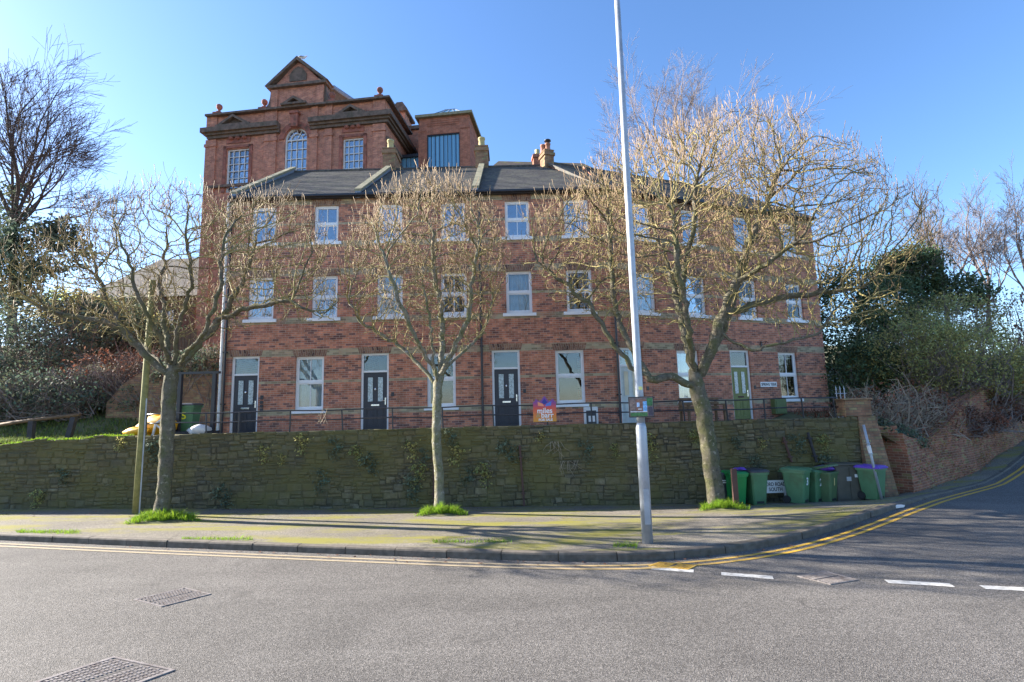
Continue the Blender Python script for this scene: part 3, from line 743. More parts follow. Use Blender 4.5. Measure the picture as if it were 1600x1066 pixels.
    # party wall coping
    def coping(x, wd=.30, low=False):
        q = MB()
        ya, yb_ = -.15, DEPTH + .05; sl = (rdg - ev) / (DEPTH + 0)
        p = [(x - wd / 2, ya), (x + wd / 2, ya)]
        for (w0, zo0, zo1, mm) in (((wd, .20, .30, 0), (wd - .06, -.05, .20, 1)) if not low else ((wd, .03, .09, 0), (wd - .06, -.05, .03, 1))):
            x0_, x1_ = x - w0 / 2, x + w0 / 2
            A = [(x0_, ya, ev + sl * ya + zo0), (x1_, ya, ev + sl * ya + zo0), (x1_, ya, ev + sl * ya + zo1), (x0_, ya, ev + sl * ya + zo1)]
            B = [(x0_, yb_, rdg + zo0), (x1_, yb_, rdg + zo0), (x1_, yb_, rdg + zo1), (x0_, yb_, rdg + zo1)]
            q.tube_rings([A, B], mm)
        q.build('parapet_coping', [M['coping'] if not low else M['slate'], M['lead'] if not low else M['slate']], hs)
    coping(.0 if hi != 0 else .12, .25 if hi < 3 else .2, hi >= 3)
    if hi == 4: coping(W - .12, .2, True)
    # chimneys on the party walls
    if hi in (1, 2, 3):
        q = MB(); cx = 0 if hi < 3 else .0; cw = .29 if hi < 3 else .22; top = rdg + (.92 if hi < 3 else .48); dd_ = .75 if hi < 3 else .3
        q.box(cx - cw, cx + cw, DEPTH - .25, DEPTH + dd_, rdg - .8, top); q.box(cx - cw - .05, cx + cw + .05, DEPTH - .30, DEPTH + dd_ + .05, top - .22, top - .08); q.box(cx - cw - .02, cx + cw + .02, DEPTH - .27, DEPTH + dd_ + .02, top, top + .06)
        ch = q.build('chimney', M['brick_old'], hs)
        pots = [(0, .05)] if hi < 3 else [(.05, .0), (-.1, .2)]
        for k, (dx, dy) in enumerate(pots):
            pt_ = MB(); s_ = 1.0
            kp = 1.0 if hi < 3 else .8; pt_.lathe([(r_ * kp, z_ * kp) for r_, z_ in ((.17, 0), (.165, .06), (.15, .12), (.135, .40), (.165, .42), (.165, .50), (.12, .51), (.11, .3))], 14, (cx + dx, DEPTH + dy, top + .06))
            po = pt_.build('chimney_pot', M['pot'] if hi < 3 else M['redpot'], ch, smooth=True)
            if hi == 3 and k == 0:
                c_ = MB(); c_.lathe([(.08, .38), (.08, .50), (.16, .52), (.15, .57), (.0, .61)], 12, (cx + dx, DEPTH + dy, top + .06)); c_.build('chimney_cowl', M['black'], ch, smooth=True)
    # downpipes
    if hi in (0, 2, 3):
        x_ = .0 if hi == 0 else .12; q = MB()
        if hi == 0: x_ = .07
        q.tube([(x_, -.08, .55), (x_, -.08, ev - .5), (x_, -.24, ev - .12)], .04, 8)
        for zz in (1.6, 3.4, 5.2, 7.0): q.box(x_ - .06, x_ + .06, -.13, -.001, zz, zz + .05)
        q.build('downpipe', M['black'], hs)
        if hi == 0:
            q = MB(); q.tube([(-.07, -.05, .55), (-.07, -.05, ev - .2)], .055, 10); q.build('downpipe', M['whiteold'], hs)['label'] = 'white painted downpipe at the corner'
    # small things fixed by the doors
    q = MB(); xx = ud + dw / 2 + .14
    q.box(xx - .05, xx + .05, -.02, 0.001, zfl + 1.16, zfl + 1.30); q.build('number_plate', M['black'], hs)
    if hi == 0:
        for k_ in range(3): q = MB(); q.box(xx - .05, xx + .05, -.04, .001, zfl + .75 + k_ * .13, zfl + .85 + k_ * .13); q.build('meter_button', M['black'], hs)
# fixed to the fronts, things of their own
def facade_thing(name, lab, cat, px, zoff):
    u = fx(px)
    if px <= 962: loc = (u, YA, zoff); rz = 0
    else: loc = (YB0X + (u - YB0X) * math.cos(PHI), YA + (u - YB0X) * math.sin(PHI), zoff); rz = PHI
    return thing(name, lab, cat, loc, rz)
s_ = facade_thing('street_name_plate', 'white plate lettered SPRING TERR on the brick between green door and end window', 'sign', 1203, 3.23)
q = MB(); q.box(-.42, .42, -.03, -.004, -.1, .1); q.build('plate', M['inkwhite'], s_, bevel=.01); text('lettering', 'SPRING TERR', .15, M['ink'], s_, (0, -.0325, 0), sx=.86, bold=.003)
s_ = facade_thing('meter_box', 'green electricity meter box fixed low on the end house', 'box', 1213, 1.95)
q = MB(); q.box(-.30, .30, -.22, -.004, .12, .72); q.build('body', M['greenbox'], s_, bevel=.02); q = MB(); q.box(-.24, .24, -.235, -.222, .17, .67); q.build('door', M['greenbox'], s_, bevel=.01)
s_ = facade_thing('gas_meter_box', 'white framed meter box with a pale label below the ground floor window', 'box', 922, 1.9)
q = MB(); q.box(-.24, .24, -.2, -.003, .0, .62); q.build('body', M['whiteold'], s_, bevel=.03); q = MB(); q.box(-.17, .17, -.21, -.202, .05, .5); q.build('door', M['bingrey'], s_, bevel=.01); q = MB(); q.box(-.1, .12, -.216, -.212, .12, .32); q.build('notice', M['whitepl'], s_)
# ------------------------------------------------------------------ tall brick hall behind
TL = at(307, hor(307), 30.0); TR = at(600, hor(600), 28.6)
TANG = math.atan2(TR.y - TL.y, TR.x - TL.x); TW = math.hypot(TR.x - TL.x, TR.y - TL.y)
hall = thing('brick_hall', 'tall ornate red brick hall with a pedimented gable rising behind the terrace', 'building', (TL.x, TL.y, 0), TANG)
Tinv = (Matrix.Translation((TL.x, TL.y, 0)) @ Matrix.Rotation(TANG, 4, 'Z')).inverted()
tn = Vector((-math.sin(TANG), math.cos(TANG), 0))
def TL2(px, py, off=0):        # pixel -> local (u, z) on the hall's front plane moved off metres into it
    d = ray(px, py); o_ = Vector((0, 0, CAMZ)); p0 = Vector((TL.x, TL.y, 0)) + tn * off
    t = (p0 - o_).dot(tn) / d.dot(tn); p = Tinv @ (o_ + d * t); return p.x, p.z
zc0 = TL2(340, 213)[1]; zc1 = TL2(340, 204)[1]; zpar = TL2(335, 183)[1]; zcap = TL2(395, 222)[1]; zstr = TL2(330, 292)[1]
HD = 4.0
mb = MB(); holes = []
def winrect(pa, pb): (u0, z1), (u1, z0) = TL2(*pa), TL2(*pb); return (u0, u1, z0, z1)
wl_ = winrect((355, 234), (387, 292)); wr_ = winrect((536, 217), (567, 272)); wc_ = winrect((445, 218), (478, 276))
wl_ = (wl_[0], wl_[1], wl_[3] - 2.75, wl_[3]); wr_ = (wr_[0], wr_[1], wl_[2], wl_[3]); 
cw = (wc_[1] - wc_[0]) / 2; cu = (wc_[0] + wc_[1]) / 2
zs_ = TL2(460, 217)[1]; wc_ = (cu - cw, cu + cw, wl_[2], zs_)
archtop = zs_ + cw
wall_with_holes(mb, 0, TW, 0, zc0, [wl_, wr_, (wc_[0], wc_[1], wc_[2], archtop + .02)], 0, .25)
# arch spandrels
for sgn in (-1, 1):
    n = 10
    for i in range(n):
        a0, a1 = math.pi / 2 * i / n, math.pi / 2 * (i + 1) / n
        p0 = (cu + sgn * cw * math.cos(a0), zs_ + cw * math.sin(a0)); p1 = (cu + sgn * cw * math.cos(a1), zs_ + cw * math.sin(a1))
        pts = [(p0[0], .001, p0[1]), (cu + sgn * cw, .001, p0[1]), (cu + sgn * cw, .001, p1[1]), (p1[0], .001, p1[1])]
        pts = [(p0[0], .001, p0[1]), (p0[0], .001, archtop + .02), (p1[0], .001, archtop + .02), (p1[0], .001, p1[1])]
        mb.face(pts if sgn < 0 else pts[::-1]); 
        rv = [(p0[0], .001, p0[1]), (p1[0], .001, p1[1]), (p1[0], .25, p1[1]), (p0[0], .25, p0[1])]
        mb.face(rv if sgn < 0 else rv[::-1])
mb.face([(TW, 0, 0), (TW, HD, 0), (TW, HD, zc0), (TW, 0, zc0)], [(0, 0), (HD, 0), (HD, zc0), (0, zc0)])
mb.face([(0, HD * 2.5, 0), (0, 0, 0), (0, 0, zc0), (0, HD * 2.5, zc0)], [(0, 0), (HD, 0), (HD, zc0), (0, zc0)])
mb.face([(TW, HD * 2.5, 0), (0, HD * 2.5, 0), (0, HD * 2.5, zc0), (TW, HD * 2.5, zc0)])
mb.face([(0, 0, zc0 - .02), (TW, 0, zc0 - .02), (TW, HD * 2.5, zc0 - .02), (0, HD * 2.5, zc0 - .02)])
mb.face([(TW, HD, 0), (TW, HD * 2.5, 0), (TW, HD * 2.5, zc0), (TW, HD, zc0)], [(0, 0), (HD, 0), (HD, zc0), (0, zc0)])
mb.build('wall', M['brick_hall'], hall)
mb = MB(); mb.box(.2, TW - .2, 1.2, 1.25, 0, zc0 - .3); mb.build('interior', M['plaster'], hall)
# pilasters
mb = MB()
def pil(pa, pb, off=.10): 
    u0 = TL2(pa, 240)[0]; u1 = TL2(pb, 240)[0]; mb.box(u0, u1, -off, .001, 0, zc0 - .25); mb.box(u0 - .06, u1 + .06, -off - .05, .0, zcap - .12, zcap + .06)
    mb.box(u0, u1, -off, .001, zc1, zpar - .02)
for a, b in ((322, 338), (413, 432), (486, 496), (508, 519), (583, 602)): pil(a, b)
mb.build('pilasters', M['brick_hall'], hall)
# string course, cornice, parapet
mb = MB()
mb.box(-.12, TW + .12, -.16, .0, zstr - .15, zstr)
for (o, a, b) in ((.18, zc0 - .22, zc0 - .05), (.30, zc0 - .05, zc0 + .08), (.45, zc0 + .08, zc1)):
    mb.box(-o, TL2(438, 215)[0], -o, .0, a, b); mb.box(TL2(486, 212)[0], TW + o, -o, .0, a, b); mb.box(TW + .001, TW + o, .0, HD * 2.2, a, b); mb.box(-o, -.001, 0, HD * 2.2, a, b)
mb.box(cu - 1.3, cu + 1.3, -.02, .0, zc0 - .3, zc0 + .1) if False else None; mb.box(-.3, TW + .3, -.3, .25, zpar - .06, zpar + .06); mb.box(TW - .02, TW + .3, .25, HD, zpar - .06, zpar + .06)
for dz_ in (1.2, 1.9): mb.box(TW + .001, TW + .16, .0, HD * 2.2, zc0 - dz_, zc0 - dz_ + .15)
mb.build('cornice', M['cornice'], hall)
mb = MB(); mb.box(0.02, TW - .02, -.02, .24, zc0 - .015, zpar - .06); mb.box(TW - .25, TW - .021, .24, HD, zc1 - .01, zpar - .06); mb.build('parapet', M['brick_hall'], hall)
# gable
ga, gz1 = TL2(426, 140); gb, _ = TL2(507, 138); gapx, gapz = TL2(468, 92); gc = (ga + gb) / 2; gw = (gb - ga) / 2; gzc = TL2(468, 136)[1]
mb = MB(); mb.box(gc - gw, gc + gw, -.06, .5, zpar - .04, gzc); 
mb.prism([(gc - gw, gzc), (gc + gw, gzc), (gc, gapz - .12)], -.05, .49)
for s_ in (-1, 1): mb.box(min(gc + s_ * gw, gc + s_ * (gw - .42)), max(gc + s_ * gw, gc + s_ * (gw - .42)), -.14, -.061, zpar, gzc - .1)
gab = mb.build('gable', M['brick_hall'], hall)
mb = MB()
mb.box(gc - gw - .22, gc + gw + .22, -.28, .55, gzc - .05, gzc + .12)
for s_ in (-1, 1):
    p0, p1 = (gc + s_ * (gw + .35), gzc + .10), (gc, gapz); t = .16
    poly = [p0, (p1[0], p1[1]), (p1[0], p1[1] - t * 1.5), (p0[0] - s_ * t * 1.3, p0[1] + .001)]
    if s_ > 0: poly = poly[::-1]
    mb.prism(poly[::-1], -.3, .56)
mb.build('gable_coping', M['cornice'], hall)
mb = MB(); mb.prism([(gc - .55, gzc + .35), (gc + .55, gzc + .35), (gc + .55, gzc + .8), (gc + .3, gzc + 1.15), (gc, gzc + 1.3), (gc - .3, gzc + 1.15), (gc - .55, gzc + .8)], -.09, -.04); mb.build('gable_panel', M['cornice'], hall)
for s_ in (-1, 1):
    prof = [(0, 0), (.62, 0), (.60, .14), (.42, .2), (.24, .42), (.14, .8), (.10, 1.25), (0, 1.4)]
    poly = [(gc + s_ * (gw + a), zpar + .05 + b) for a, b in prof]
    if s_ < 0: poly = poly[::-1]
    mb = MB(); mb.prism(poly, -.02, .45); mb.build('gable_shoulder', M['cornice'], hall)
def pedim(px0, px1, py, apy, name='pediment', zb=None):
    u0, u1 = TL2(px0, py)[0], TL2(px1, py)[0]; z0 = zb; z1 = z0 + (u1 - u0) * .30; c = (u0 + u1) / 2; q = MB()
    t = .16
    q.prism([(u0, z0), (u0 + .3, z0), (c, z1 - t), (c, z1)], -.42, -.03); q.prism([(c, z1), (c, z1 - t), (u1 - .3, z0), (u1, z0)], -.42, -.03)
    q.prism([(u0 + .2, z0), (u1 - .2, z0), (c, z1 - t - .02)], -.14, -.03); q.box(u0, u1, -.43, -.03, z0 - .06, z0 + .06); q.build(name, M['cornice'], hall)
pedim(343, 396, 200, 188, zb=zc1 + .05); pedim(529, 574, 185, 171, zb=zc1 + .05); pedim(444, 483, 170, 158, zb=zpar + .12)
# arch ring and keystone
mb = MB(); n = 16
for i in range(n):
    a0, a1 = math.pi * i / n, math.pi * (i + 1) / n
    for (r0, r1, y) in ((cw + .02, cw + .34, -.07),):
        A = [(cu + r0 * math.cos(a0), zs_ + r0 * math.sin(a0)), (cu + r1 * math.cos(a0), zs_ + r1 * math.sin(a0)), (cu + r1 * math.cos(a1), zs_ + r1 * math.sin(a1)), (cu + r0 * math.cos(a1), zs_ + r0 * math.sin(a1))]
        mb.prism(A, y, .01)
mb.box(cu - .22, cu + .22, -.28, .0, zs_ + cw - .05, zs_ + cw + .75); mb.box(cu - .30, cu + .30, -.34, .0, zs_ + cw + .75, zs_ + cw + .9)
mb.build('arch_surround', M['stonetrim'], hall)
# finials
for (px, py) in ((341, 183), (412, 176), (518, 168), (593, 166)):
    u = TL2(px, py)[0]; q = MB(); q.box(u - .26, u + .26, -.2, .32, zpar + .06, zpar + .22); q.lathe([(.2, .22), (.2, .3), (.09, .36), (.07, .46), (.10, .49), (.16, .57), (.185, .67), (.16, .77), (.09, .83), (.0, .85)], 14, (u, .06, zpar)); q.build('finial', M['stonetrim'], hall, smooth=False)
# windows
def gridwin(a, b, c, d, nx, nz, arch=False):
    q = MB(); f = .07; q.box(a, a + f, .1, .2, c, d); q.box(b - f, b, .1, .2, c, d); q.box(a + f, b - f, .1, .2, c, c + f); q.box(a + f, b - f, .1, .2, d - f, d)
    for i in range(1, nx): x = lerp(a, b, i / nx); q.box(x - .018, x + .018, .12, .17, c + f, d - f)
    for i in range(1, nz): z_ = lerp(c, d, i / nz); q.box(a + f, b - f, .121, .169, z_ - .018, z_ + .018)
    if arch:
        n = 14
        for i in range(n):
            a0, a1 = math.pi * i / n, math.pi * (i + 1) / n
            for (r0, r1) in ((cw - f, cw), (cw * .5, cw * .5 + .035)):
                q.prism([(cu + r0 * math.cos(a0), zs_ + r0 * math.sin(a0)), (cu + r1 * math.cos(a0), zs_ + r1 * math.sin(a0)), (cu + r1 * math.cos(a1), zs_ + r1 * math.sin(a1)), (cu + r0 * math.cos(a1), zs_ + r0 * math.sin(a1))], .1, .19)
        for k in (1, 2, 3, 4, 5):
            an = math.pi * k / 6; T = Matrix.Translation((cu, .14, zs_)) @ Matrix.Rotation(-an, 4, 'Y'); q.box(cw * .1 if k % 2 == 0 else cw * .5, cw - .03, -.02, .02, -.014, .014, T=T)
    wn = q.build('window', M['whiteold'], hall)
    p = MB(); p.box(a + .02, b - .02, .185, .19, c + .02, d - .02)
    if arch: p.prism([(cu + (cw - .02) * math.cos(math.pi * i / 14), zs_ + (cw - .02) * math.sin(math.pi * i / 14)) for i in range(15)], .185, .19)
    p.build('pane', M['glass'], wn)
    return wn
wa = gridwin(*wl_, 4, 6); wb = gridwin(*wr_, 4, 6); gridwin(*wc_, 4, 5, True)
for wn, r_ in ((wa, wl_), (wb, wr_)):
    q = MB(); q.box(r_[0] + .05, r_[1] - .05, .3, .31, r_[2], lerp(r_[2], r_[3], .98)); q.build('blind', M['lead'], wn); q = MB(); q.box(r_[0] + .06, r_[1] - .06, .27, .28, r_[2], lerp(r_[2], r_[3], .32)); q.build('screen', M['curtain'], wn)
# relief panels over the side windows
for r_ in (wl_, wr_):
    q = MB(); q.box(r_[0] - .05, r_[1] + .05, -.05, .0, r_[3] + .35, r_[3] + .95)
    for k in range(3):
        xk = lerp(r_[0], r_[1], .2 + .3 * k); q.lathe([(.0, -.14), (.14, -.07), (.17, 0), (.13, .09), (0, .14)], 8, (xk, -.06, r_[3] + .65))
    for e in (-1, 1): xe = r_[0] - .22 if e < 0 else r_[1] + .02; q.box(xe, xe + .2, -.06, 0, r_[2], r_[3] + .2)
    q.box(r_[0] - .22, r_[1] + .22, -.06, 0, r_[3] + .05, r_[3] + .2)
    q.build('relief_panel', M['stonetrim'], hall)
# tiled roof behind the gable with pale verge
mb = MB(); ra_ = TL2(522, 134, 3)[0]; rz_ = TL2(522, 137, 3)[1]; rb_, rz2 = TL2(560, 163, 3)
mb.face([(ra_ - 3.2, 3, zpar - .5), (rb_ - .1, 3, zpar - .5), (rb_ - .1, 3, rz2 - .1), (ra_, 3, rz_ - .1), (ra_ - .6, 3, rz_ - .25)]); mb.face([(ra_ - .6, 3, rz_ - .25), (ra_, 3, rz_ - .1), (ra_, 8, rz_ - .1), (ra_ - .6, 8, rz_ - .25)])
mb.face([(ra_, 3, rz_ - .1), (rb_ - .1, 3, rz2 - .1), (rb_ - .1, 8, rz2 - .1), (ra_, 8, rz_ - .1)])
ro = mb.build('roof', M['brownwood'], hall)
q = MB(); q.tube([(ra_ - .6, 2.95, rz_ - .22), (ra_, 2.95, rz_), (rb_, 2.95, rz2)], .13, 6); q.build('verge', M['lead'], ro)
# lower rear wing with dark gabled parapet
wing = thing('hall_wing', 'lower brick rear wing with a stone capped parapet between hall and glass tower', 'building', (TL.x, TL.y, 0), TANG)
u0, zt0 = TL2(622, 190, HD + .5); u1, _ = TL2(655, 190, HD + .5)
mb = MB(); zq = TL2(640, 184, HD + 1)[1]
mb.box(TW + .001 - .3, u1 + .2, HD + .6, HD + 6, 0, zq - 1.2); mb.box(u0 + .15, u0 + .75, HD - .3, HD + .6, 0, zq - .35); mb.box(u0 + .15, u0 + .75, HD + .601, HD + 6, zq - 1.19, zq - .5)
mb.build('wall', M['brick_hall'], wing)
mb = MB(); mb.prism([(u0 - .15, zq - .35), (u0 + .95, zq - .35), (u0 + .95, zq - .2), (u0 + .65, zq + .25), (u0 + .25, zq + .25), (u0 - .15, zq - .2)], HD - .5, HD + 1.3); mb.box(TW - .3, u1 + .2, HD + .4, HD + 6, zq - 1.19, zq - .95)
mb.build('parapet_coping', M['cornice'], wing)
# glass tower
tofs = 2.2
ta, _ = TL2(655, 190, tofs); tb, _ = TL2(733, 190, tofs); ztw = TL2(660, 186, tofs)[1]; g0_, gz = TL2(667, 212, tofs); g1_, _ = TL2(718, 208, tofs); gz = TL2(690, 209, tofs)[1]
def tm(u, y): return (TL.x + u * math.cos(TANG) - y * math.sin(TANG), TL.y + u * math.sin(TANG) + y * math.cos(TANG), 0)
tower = thing('glazed_tower', 'square red brick stair tower with a tall blue glass panel and pyramid skylight', 'building', tm(ta, tofs), TANG)
tw = tb - ta; gl0, gl1 = g0_ - ta, g1_ - ta; TD = 3.2
mb = MB(); wall_with_holes(mb, 0, tw, 0, ztw, [(gl0, gl1, ztw - 9, gz)], 0, .2)
mb.face([(tw, 0, 0), (tw, TD, 0), (tw, TD, ztw), (tw, 0, ztw)], [(0, 0), (TD, 0), (TD, ztw), (0, ztw)]); mb.face([(0, TD, 0), (0, 0, 0), (0, 0, ztw), (0, TD, ztw)], [(0, 0), (TD, 0), (TD, ztw), (0, ztw)]); mb.face([(tw, TD, 0), (0, TD, 0), (0, TD, ztw), (tw, TD, ztw)])
for (a, b) in ((-.04, gl0 - .05), (gl1 + .05, tw + .04)): mb.box(a, b, -.05, .02, 0, ztw - .75); mb.box(a, b + .0, -.08, .02, ztw - .9, ztw - .75)
for k in range(3): mb.box(gl0, gl1, -.03, .001, ztw - .25 - k * .14, ztw - .19 - k * .14)
mb.build('wall', M['brick_tower'], tower)
q = MB(); q.box(gl0, gl1, .12, .17, ztw - 9, gz, uo=(0, 0)); q.build('glass_panel', M['channel'], tower)
q = MB(); f = .06; q.box(gl0, gl0 + f, .05, .12, ztw - 9, gz); q.box(gl1 - f, gl1, .05, .12, ztw - 9, gz); q.box(gl0, gl1, .04, .12, gz - f, gz)
for k in range(1, 8): x = lerp(gl0, gl1, k / 8); q.box(x - .015, x + .015, .08, .121, ztw - 9, gz - f)
q.build('glazing_frame', M['black'], tower)
q = MB(); q.box(-.22, tw + .22, -.22, TD + .2, ztw + .0, ztw + .17); q.build('eaves', M['coping'], tower)
q = MB(); cx, cy, za, zb_ = tw * .52, TD * .5, ztw + .17, ztw + 1.25
B_ = [(.25, .1), (tw - .2, .1), (tw - .2, TD - .1), (.25, TD - .1)]; T_ = [(cx - .35, cy - .3), (cx + .35, cy - .3), (cx + .35, cy + .3), (cx - .35, cy + .3)]
for i in range(4): j = (i + 1) % 4; q.face([(*B_[i], za), (*B_[j], za), (*T_[j], zb_), (*T_[i], zb_)])
q.face([(*p, zb_) for p in T_]); sk = q.build('skylight', M['channel'], tower)
q = MB()
for i in range(4):
    j = (i + 1) % 4
    for k in range(5): a_ = Vector((*B_[i], za)).lerp(Vector((*B_[j], za)), k / 4); b_ = Vector((*T_[i], zb_)).lerp(Vector((*T_[j], zb_)), k / 4); q.tube([a_, b_], .035, 4)
q.tube([(*T_[0], zb_), (*T_[1], zb_), (*T_[2], zb_), (*T_[3], zb_), (*T_[0], zb_)], .05, 4); q.build('skylight_bars', M['lead'], sk)
la_, lz = TL2(606, 246, tofs + .3); link = thing('glazed_link', 'low blue glass link between brick hall and stair tower', 'building', tm(la_, tofs + .35), TANG)
lw = ta - la_ - .02; lz = TL2(630, 245, tofs + .3)[1]
q = MB(); q.box(0, lw, 0, .08, lz - 8, lz - .1); q.build('glass_panel', M['channel'], link)
q = MB(); q.box(-.1, lw, -.15, 1.8, lz - .1, lz + .08)
for k in range(8): x = lerp(.05, lw - .05, k / 7); q.box(x - .015, x + .015, -.04, -.001, lz - 8, lz - .1)
q.build('roof', M['black'], link)
# ------------------------------------------------------------------ other houses
def block_house(name, lab, loc, rz, W, D, H, rise, wallm, roofm, hip=.0):
    h = thing(name, lab, 'house', loc, rz)
    q = MB(); q.box(0, W, 0, D, -3, H); 
    if hip < .1:
        for x in (0.0, W): pass
        q.prism([(0, H), (W, H), (W / 2, H)], 0, .01)
    q.build('wall', wallm, h)
    q = MB(); o_ = .3; A = [(-o_, -o_, H - .02), (W + o_, -o_, H - .02), (W + o_, D + o_, H - .02), (-o_, D + o_, H - .02)]; B0, B1 = (W * hip, D / 2, H + rise), (W - W * hip, D / 2, H + rise)
    q.face([A[0], A[1], B1, B0]); q.face([A[2], A[3], B0, B1]); q.face([A[1], A[2], B1]); q.face([A[3], A[0], B0]); q.face(A[::-1])
    rf = q.build('roof', roofm, h); return h, rf
# mossy roofed house behind the terrace
p = at(752, 280, 33); h, rf = block_house('rear_house', 'house with a mossy tiled roof showing above the terrace ridge', (p.x, 33, 0), R(6), 9.5, 8, at(760, 282, 33).z, 3.4, M['brick'], M['mossroof'], .16)
p = at(840, 255, 35.5); q = MB(); zt_ = at(840, 238, 35).z; pl = h.matrix_basis.inverted() @ Vector((p.x, 35.5, 0))
q.box(pl.x - .33, pl.x + .33, pl.y - .3, pl.y + .3, zt_ - 3, zt_); q.box(pl.x - .4, pl.x + .4, pl.y - .38, pl.y + .38, zt_ - .3, zt_ - .1); ch = q.build('chimney', M['brick_tower'], h)
q = MB(); q.lathe([(.26, 0), (.2, .12), (.16, .2), (.18, .42), (.1, .46)], 10, (pl.x, pl.y, zt_)); q.build('chimney_pot', M['pot'], ch, smooth=True)
# brown house up the bank on the left
p = at(128, 500, 36); zE = at(200, 468, 36).z; h, rf = block_house('bank_house', 'dark brown house with a steep brown roof above the ivy bank', (p.x, 36, 0), R(-4), 8.3, 8, zE, at(200, 408, 40).z - zE, M['brick_brown'], M['slate'], .28)
for (x, z_) in ((6.3, zE - 2.1), (7.0, zE - 4.3)):
    q = MB(); q.box(x - .6, x + .6, -.06, .02, z_, z_ + 1.2); wn = q.build('window', M['darkwood'], h); q = MB(); q.box(x - .52, x + .5, -.075, -.06, z_ + .08, z_ + 1.12); q.build('pane', M['bingrey'], wn); q = MB(); q.box(x + .15, x + .5, -.085, -.076, z_ + .1, z_ + 1.1); q.build('curtain', M['curtain'], wn)
q = MB(); q.box(3.6, 4.3, -.1, .02, zE - 2.8, zE + .2); q.build('window', M['darkwood'], h)
# ------------------------------------------------------------------ railing on the wall
YR = YW + .32
rail = thing('metal_railing', 'low black metal railing with two rails along the top of the stone wall', 'railing', (0, YR, 0))
x0, x1 = at(228, 650, YR).x, at(1308, 630, YR).x
for z_ in (2.62, 2.35):
    q = MB(); q.tube([(lerp(x0, x1, i / 60), .012 * math.sin(i), z_ + .012 * math.sin(i * .7)) for i in range(61)], .019, 6); q.build('rail', M['black'], rail, smooth=True)
for px in (230, 322, 374, 454, 534, 613, 691, 770, 853, 924, 1000, 1068, 1135, 1195, 1254, 1304):
    x = at(px, 645, YR).x; q = MB(); t = RNG.uniform(-.03, .05); q.tube([(x + t, 0, 1.9), (x, 0, 2.62)], .023, 6); q.build('post', M['black'], rail)
sp = thing('spiked_gate', 'grey spiked railing beside the brick pier at the end house', 'railing', (at(1318, 630, 17).x - .2, 17.0, 1.9))
for i in range(3):
    q = MB(); q.tube([(i * .13, 0, 0), (i * .13, 0, .98)], .014, 5); q.tube([(i * .13, 0, .98), (i * .13, 0, 1.1)], [.025, .002], 5); q.build('bar', M['galv'], sp)
q = MB(); q.tube([(-.05, 0, .85), (.32, 0, .85)], .014, 5); q.tube([(-.05, 0, .2), (.32, 0, .2)], .014, 5); q.build('rail', M['galv'], sp)
# ------------------------------------------------------------------ sale board
p = at(851, 640, YR - .06); sb = thing('sale_board', 'orange and purple estate agent board lettered miles & barr FOR SALE, tied to the railing', 'sign', (p.x, YR - .06, 0), R(2))
zb0, zb1 = at(851, 659, YR).z, at(851, 628, YR).z; hw = .335
q = MB(); q.box(-hw, hw, -.006, 0.006, zb0, zb1)
H_ = zb1 - zb0
q.prism([(-.3, zb1), (-.12, zb1), (-.25, zb1 + .085)], -.006, .006); q.prism([(-.14, zb1), (.14, zb1), (0, zb1 + .17)], -.006, .006); q.prism([(.12, zb1), (.3, zb1), (.25, zb1 + .085)], -.006, .006)
q.uv = [(0, min(1, (b if False else (0.0)))) for a, b in q.uv]
i_ = 0
for f in q.f:
    for vi in f:
        q.uv[i_] = (q.v[vi][0], (q.v[vi][2] - zb0) / H_); i_ += 1
q.build('panel', M['saleboard'], sb)
text('lettering', 'miles', .215, M['inkwhite'], sb, (.0, -.009, lerp(zb0, zb1, .545)), bold=.004)
text('lettering', '&', .2, M['pot'], sb, (-.19, -.009, lerp(zb0, zb1, .33)))
text('lettering', 'barr', .21, M['inkwhite'], sb, (.07, -.009, lerp(zb0, zb1, .32)), bold=.004)
text('lettering', 'FOR SALE', .095, M['inkwhite'], sb, (.02, -.009, lerp(zb0, zb1, .09)), bold=.003)
def logo(pts, mat, y=-.0085):
    q = MB(); q.prism(pts, y, y + .002); q.build('emblem', mat, sb)
zl = zb1 - .05
M['lblue'] = plain('emblem_blue', (.10, .20, .62), .5, .05, 3); M['ldark'] = plain('emblem_navy', (.03, .04, .28), .5, .05, 3); M['lor'] = plain('emblem_orange', (.85, .30, .16), .5, .05, 3)
logo([(.02, zl - .08), (.19, zl - .06), (.20, zl + .06), (.05, zl - .01)], M['lblue']); logo([(-.02, zl - .08), (-.05, zl - .01), (-.20, zl + .06), (-.19, zl - .06)][::-1], M['lor']); logo([(0, zl - .03), (.085, zl + .03), (0, zl + .15), (-.085, zl + .03)], M['ldark'], -.0105)
# ------------------------------------------------------------------ bench on the terrace
p = at(1094, 645, 17.6); bn = thing('wooden_bench', 'weathered slatted wooden bench in front of the curtained window', 'bench', (p.x, 17.7, Z_FLOOR + .01), R(12))
q = MB(); [q.box(-.75, .75, -.02 - k * .0, .01, .50 + k * .14, .60 + k * .14) for k in range(3)]; q.build('backrest', M['brownwood'], bn, bevel=.008)
q = MB(); [q.box(-.75, .75, -.52 + k * .11, -.43 + k * .11, .43, .46) for k in range(5)]; q.build('seat', M['brownwood'], bn, bevel=.008)
for x in (-.68, .62):
    for y in (-.5, .0): q = MB(); q.box(x, x + .07, y, y + .07, 0, .62 if y < -.1 else .86); q.build('leg', M['brownwood'], bn)
    q = MB(); q.box(x - .01, x + .08, -.52, .02, .621, .66); q.build('armrest', M['brownwood'], bn)
